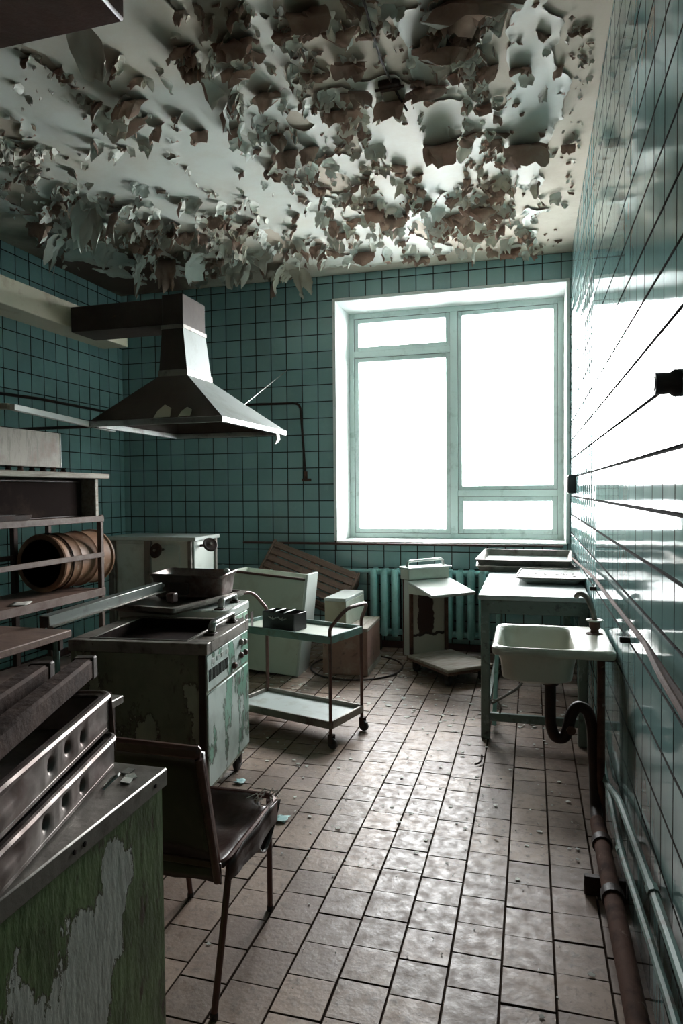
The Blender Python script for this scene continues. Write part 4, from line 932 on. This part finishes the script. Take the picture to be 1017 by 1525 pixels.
# ------------------------------------------------------------------ platform scale
L_, B_ = V(-.89, 5.13, 0), V(-.655, 5.44, 0)
t = thing('platform_scale', 'white platform scale with rust patch and wooden platform by the radiator', 'scale', (L_+B_)/2, R(-48))
G().box((-.02, -.20, .085), (.53, .20, .12), .006).build('platform', M['wood'], t)
G().box((.0, -.205, .105), (.535, .205, .128), .006).build('platform_board', M['grey_wood'], t)
for x in (.05, .47):
    for y in (-.15, .15):
        cs = G().lathe([(0, -.016), (.03, -.016), (.036, -.009), (.036, .009), (.03, .016), (0, .016)], 14, Matrix.Translation((x, y, .036)) @ Matrix.Rotation(R(70), 4, 'X')).build('wheel', M['caster'], t)
        G().box((x-.025, y-.022, .036), (x+.025, y-.018, .086), .002).box((x-.025, y+.018, .036), (x+.025, y+.022, .086), .002).build('wheel_fork', M['black_iron'], cs)
def rustpatch():
    m, tt, N, L, b = nt('white_panel_rust_patch'); tc = N.new('ShaderNodeTexCoord'); sx = N.new('ShaderNodeSeparateXYZ'); L.new(tc.outputs['Object'], sx.inputs[0])
    n = nz(tt, 9, 6); a = math_(tt, 'ABSOLUTE', math_(tt, 'ADD', sx.outputs[1], .03)); f = math_(tt, 'SUBTRACT', math_(tt, 'ADD', .115, math_(tt, 'MULTIPLY', n, .09)), a)
    f = math_(tt, 'SUBTRACT', f, .085); m1 = ramp(tt, f, 0, .006); zz = math_(tt, 'SUBTRACT', sx.outputs[2], math_(tt, 'MULTIPLY', n, .12)); m2 = ramp(tt, zz, .215, .22)
    c = mixc(tt, math_(tt, 'MULTIPLY', m1, m2), (.46, .44, .37), (.05, .022, .018))
    edge = math_(tt, 'LESS_THAN', math_(tt, 'ABSOLUTE', math_(tt, 'SUBTRACT', zz, .215)), .012)
    c = mixc(tt, edge, c, (.03, .014, .012))
    L.new(c, b.inputs['Base Color']); b.inputs['Roughness'].default_value = .4; return m
G().box((-.11, -.17, .10), (-.012, .17, .70), .004).build('column', M['white'], t)
G().box((-.012, -.16, .125), (-.002, .145, .70), .003).build('front_panel', rustpatch(), t)
for y in (-.178, .15): G().box((-.014, y, .12), (.012, y+.026, .70), .003).build('corner_post', M['pipe_brown'], t)
G().box((-.115, -.175, .10), (-.10, -.168, .74), .002).build('corner_post', M['brown_paint'], t)
G().box((-.12, -.19, .70), (.005, .19, .785), .006).build('head', M['white_box'], t)
G().box((-.125, -.20, .785), (.03, .20, .80), .004).build('head_cap', M['white'], t)
Tm = Matrix.Translation((.004, 0, .70)) @ Matrix.Rotation(R(12), 4, 'Y')
G().box((0, -.20, -.022), (.34, .20, .0), .005, 0, Tm).build('weighing_plate', M['white'], t)
g = G(); g.add([(.0, -.19, .68), (.0, -.18, .68), (.30, -.18, .62), (.30, -.19, .62), (.0, -.19, .60), (.0, -.18, .60)], [(0, 1, 2, 3), (4, 5, 1, 0), (3, 2, 5, 4), (0, 3, 4), (1, 5, 2)]); g.build('plate_bracket', M['white_box'], t, 10)
G().tube(bend([V(-.05, -.17, .80), V(-.05, -.16, .845), V(-.05, .16, .85), V(-.05, .17, .80)], .03), .010, 8).build('handle', M['bright_steel'], t)

# ------------------------------------------------------------------ wall table with trays
TX0, TX1, TY0, TY1, TZ = -.285, .305, 3.82, 5.60, .815
t = thing('work_table', 'long grey green metal table along the right wall by the window', 'table', (0, 4.7, 0)); o_ = t.location.copy()
G().box(V(TX0, TY0, TZ-.028)-o_, V(TX1, TY1, TZ)-o_, .004).build('table_top', M['table_top'], t)
g = ring(G(), TX0+.012, TX1-.012, TY0+.012-4.7, TY1-.012-4.7, TX0+.035, TX1-.035, TY0+.035-4.7, TY1-.035-4.7, TZ-.105, TZ-.028); g.build('apron', M['table_green'], t)
for x in (TX0+.012, TX1-.062):
    for y in (TY0+.012, TY1-.062): G().box(V(x, y, 0)-o_, V(x+.05, y+.05, TZ-.028)-o_, .006).build('leg', M['table_green'], t)
G().box(V(TX0+.05, TY0+.03, .10)-o_, V(TX1-.05, TY0+.06, .145)-o_, .004).build('stretcher', M['table_green'], t)
G().box(V(TX0+.02, TY0+.06, .10)-o_, V(TX0+.05, TY1-.06, .14)-o_, .004).build('stretcher', M['table_green'], t)
G().beam(V(TX0+.075, TY0+.20, .02)-o_, V(TX0+.10, TY0+.36, TZ-.03)-o_, .022, .022).build('brace', M['teal_strip'], t)
G().tube(bend([V(TX0+.07, TY0+.03, .20)-o_, V(TX0+.22, TY0+.1, .28)-o_, V(TX0+.26, TY0+.12, .36)-o_], .05), .008, 6).build('rod', M['grey_rim'], t)
G().tube([V(TX0+.08, TY0+.04, .22)-o_+V(.04*math.cos(a), 0, -.05+.05*math.sin(a)) for a in [k*math.pi*2/14 for k in range(14)]], .005, 6, True).build('rod', M['grey_rim'], t)
def baketray(label, loc, rz, wd, dp, h, tilt=0, m='grey_rim', tin=None):
    t = thing('baking_tray', label, 'tray', loc, rz, None); t.rotation_euler = (tilt, 0, rz)
    x, y = wd/2, dp/2
    G().loft([rr(-x+.03, x-.03, -y+.03, y-.03, .01, 0), rr(-x+.008, x-.008, -y+.008, y-.008, .012, h), rr(-x, x, -y, y, .015, h), rr(-x, x, -y, y, .015, h+.006), rr(-x+.012, x-.012, -y+.012, y-.012, .012, h+.006), rr(-x+.034, x-.034, -y+.034, y-.034, .01, .004)], True, False).build('tray_wall', M[m], t)
    G().box((-x+.034, -y+.034, .002), (x-.034, y-.034, .005), 0).build('tray_floor', M[tin or 'table_top'], t)
    return t
baketray('lower deep grey tray of the stack at the window end of the table', (-.055, 5.20, TZ+.001), R(3), .68, .62, .036)
baketray('upper deep grey tray tilted on another tray before the window', (-.045, 5.22, TZ+.046), R(-3), .66, .60, .045, R(2.5))
t = thing('enamel_tray', 'white enamel tray with chips lying at the front of the work table', 'tray', (.125, 4.53, TZ+.001), R(-3))
G().loft([rr(-.15, .15, -.20, .20, .04, .018), rr(-.185, .185, -.24, .24, .05, .034), rr(-.205, .205, -.26, .26, .05, .040), rr(-.205, .205, -.26, .26, .05, .036), rr(-.18, .18, -.235, .235, .05, .026), rr(-.15, .15, -.2, .2, .04, .0)][::-1], True, True).build('tray_body', M['dull_enamel'], t)
G().tube(rr(-.205, .205, -.26, .26, .05, .040), .006, 8, True).build('rolled_rim', M['grey_rim'], t)
rs = random.Random(5); g = G()
for k in range(40):
    x, y, s = rs.uniform(-.15, .15), rs.uniform(-.2, .2), rs.uniform(.006, .018); a = rs.uniform(0, 6); z = .019
    g.add([(x+s*math.cos(a+b), y+s*math.sin(a+b)*.7, z+.002*(b > 3)) for b in (0, 1.6, 3, 4.6)]+[(x, y, z+.004)], [(0, 1, 4), (1, 2, 4), (2, 3, 4), (3, 0, 4)])
tag(g.build('crumbs', M['dark_steel'], t), kind='stuff')

# ------------------------------------------------------------------ sink
SX0, SX1, SY0, SY1, SZ = -.150, .305, 2.66, 3.14, .79
t = thing('enamel_sink', 'old white enamel sink fixed to the right wall before the table', 'sink', (.08, 2.9, 0)); o_ = V(.08, 2.9, 0)
def sl(x0, x1, y0, y1, r, z): return [(p[0]-o_.x, p[1]-o_.y, p[2]) for p in rr(x0, x1, y0, y1, r, z, 6)]
bx0, bx1, by0, by1 = SX0+.022, .165, SY0+.028, SY1-.03
g = G().loft([sl(bx0+.06, bx1-.06, by0+.07, by1-.07, .06, SZ-.158), sl(bx0+.016, bx1-.012, by0+.014, by1-.014, .07, SZ-.135), sl(bx0+.008, bx1-.002, by0+.004, by1-.004, .07, SZ-.07), sl(bx0-.006, bx1+.008, by0-.008, by1+.008, .07, SZ-.03), sl(SX0+.004, SX1-.002, SY0+.004, SY1-.004, .035, SZ-.03), sl(SX0, SX1, SY0, SY1, .04, SZ-.022), sl(SX0, SX1, SY0, SY1, .04, SZ-.004), sl(SX0+.008, SX1-.008, SY0+.008, SY1-.008, .038, SZ+.003),
           sl(bx0-.004, bx1+.006, by0-.004, by1+.004, .06, SZ), sl(bx0+.008, bx1-.006, by0+.01, by1-.01, .06, SZ-.012), sl(bx0+.03, bx1-.02, by0+.03, by1-.03, .06, SZ-.12), sl(bx0+.07, bx1-.06, by0+.08, by1-.08, .05, SZ-.142)], True, True)
g.build('basin', M['cream_enamel'], t, 50)
G().lathe([(.024, .0), (.024, .004), (.012, .005), (0, .003)], 14, Matrix.Translation((-.02, 0, SZ-.142))).build('drain', M['dark_steel'], t)
g = G().tube([V(.175, -.10, SZ-.05), V(.235, -.10, SZ-.05)], .014, 8); g.box((.175, -.118, SZ-.062), (.24, -.09, SZ-.035), .002); g.box((.175, .10, SZ-.062), (.24, .125, SZ-.035), .002); g.build('wall_bracket', M['black_iron'], t)
G().tube([(.19, -.02, SZ-.04), (.19, -.02, .25), (.195, -.02, 0.0)], .016, 10).build('support_leg', M['pipe_brown'], t)
# trap, seen as a dark swan-neck
dx, dy = .078-.08, 0
tp = [V(-.005, 0, SZ-.15), V(-.005, 0, .43), V(.012, 0, .375), V(.052, 0, .375), V(.068, 0, .43), V(.074, 0, .47), V(.10, 0, .515), V(.14, 0, .50), V(.158, 0, .44), V(.17, 0, .20), V(.17, -.03, .11), V(.17, -.12, .096)]
trap = G().tube(bend(tp, .03), .0235, 12).build('trap_pipe', M['black_iron'], t)
for z in (SZ-.18, SZ-.165): pass
G().lathe([(.033, 0), (.036, .006), (.036, .03), (.030, .036)], 12, Matrix.Translation((-.005, 0, SZ-.195))).build('trap_nut', M['black_iron'], trap)
G().lathe([(.012, 0), (.018, .006), (.018, .02), (.0, .022)], 10, Matrix.Translation((.075, -.02, .42)) @ Matrix.Rotation(R(90), 4, 'X')).build('trap_plug', M['pipe_brown'], trap)
# tap
tb = V(.255-.08, 3.0-2.9, SZ)
fa = G().lathe([(.036, 0), (.034, .004), (.018, .008), (.016, .02), (.022, .028), (.022, .05), (.030, .054), (.030, .060), (.014, .064)], 14, Matrix.Translation(tb)).build('tap_body', M['pipe_brown'], t)
G().tube(bend([tb+V(0, 0, .06), tb+V(-.004, .0, .09), tb+V(-.03, .03, .155), tb+V(-.06, .05, .165), tb+V(-.072, .06, .145)], .045), .011, 10).build('spout', M['grey_rim'], fa)
G().lathe([(.033, 0), (.035, .003), (.033, .006)], 14, Matrix.Translation(tb+V(0, 0, .056))).build('tap_ring', M['cream_enamel'], fa)

# ------------------------------------------------------------------ debris
rs = random.Random(11); g = G()
def chip(g, x, y, s, z=.001):
    n = rs.choice((4, 5)); a0 = rs.uniform(0, 6); h = rs.uniform(.0015, .006)
    top = [(x+s*rs.uniform(.6, 1.2)*math.cos(a0+6.283*k/n), y+s*rs.uniform(.5, 1)*math.sin(a0+6.283*k/n), z+rs.uniform(0, h)) for k in range(n)]
    bot = [(p[0], p[1], p[2]-.001) for p in top]
    g.add(top+bot, [tuple(range(n)), tuple(range(n, 2*n))[::-1]]+[(k, k+n, (k+1) % n+n, (k+1) % n) for k in range(n)])
for k in range(760):
    if k < 420: x, y = rs.uniform(-1.9, .2), rs.uniform(4.0, 5.75)
    elif k < 700: x, y = rs.uniform(-1.5, .2), rs.uniform(2.4, 4.6)
    else: x, y = rs.uniform(-1.2, .2), rs.uniform(1.3, 3)
    chip(g, x, y, rs.choice((.003, .004, .005, .008, .012)) if k > 300 else rs.uniform(.005, .022))
tag(g.build('floor_chips', M['chips']), 'scatter of small pale paint chips over the tiled floor', 'debris', kind='stuff')
for px, py, s, lab in ((420, 1221, .03, 'cyan paint scrap on the floor right of the chair seat'), (357, 1165, .025, 'cyan paint scrap on the floor by the caster of the open cooker')):
    P = atZ(px, py, .0); g = G()
    rs2 = random.Random(px); rows = [[V((i-2)*s*.45+rs2.gauss(0, s*.12), (j-2)*s*.5+rs2.gauss(0, s*.12), .003+.006*rs2.random()) for i in range(5)] for j in range(5)]
    o = g.grid(rows).build('paint_scrap', M['cyan_scrap'], loc=(P.x, P.y, 0.001)); tag(o, lab, 'paint scrap'); o.modifiers.new('thickness', 'SOLIDIFY').thickness = .001
P = atZ(714, 1137, 0)
tag(G().tube(bend([V(0, 0, .006), V(.02, .015, .008), V(.03, .05, .012), V(.028, .07, .03)], .02), .005, 6).build('bent_hook', M['black_iron'], loc=(P.x-.02, P.y-.03, 0)), 'small bent black hook lying on the floor before the table', 'hook')
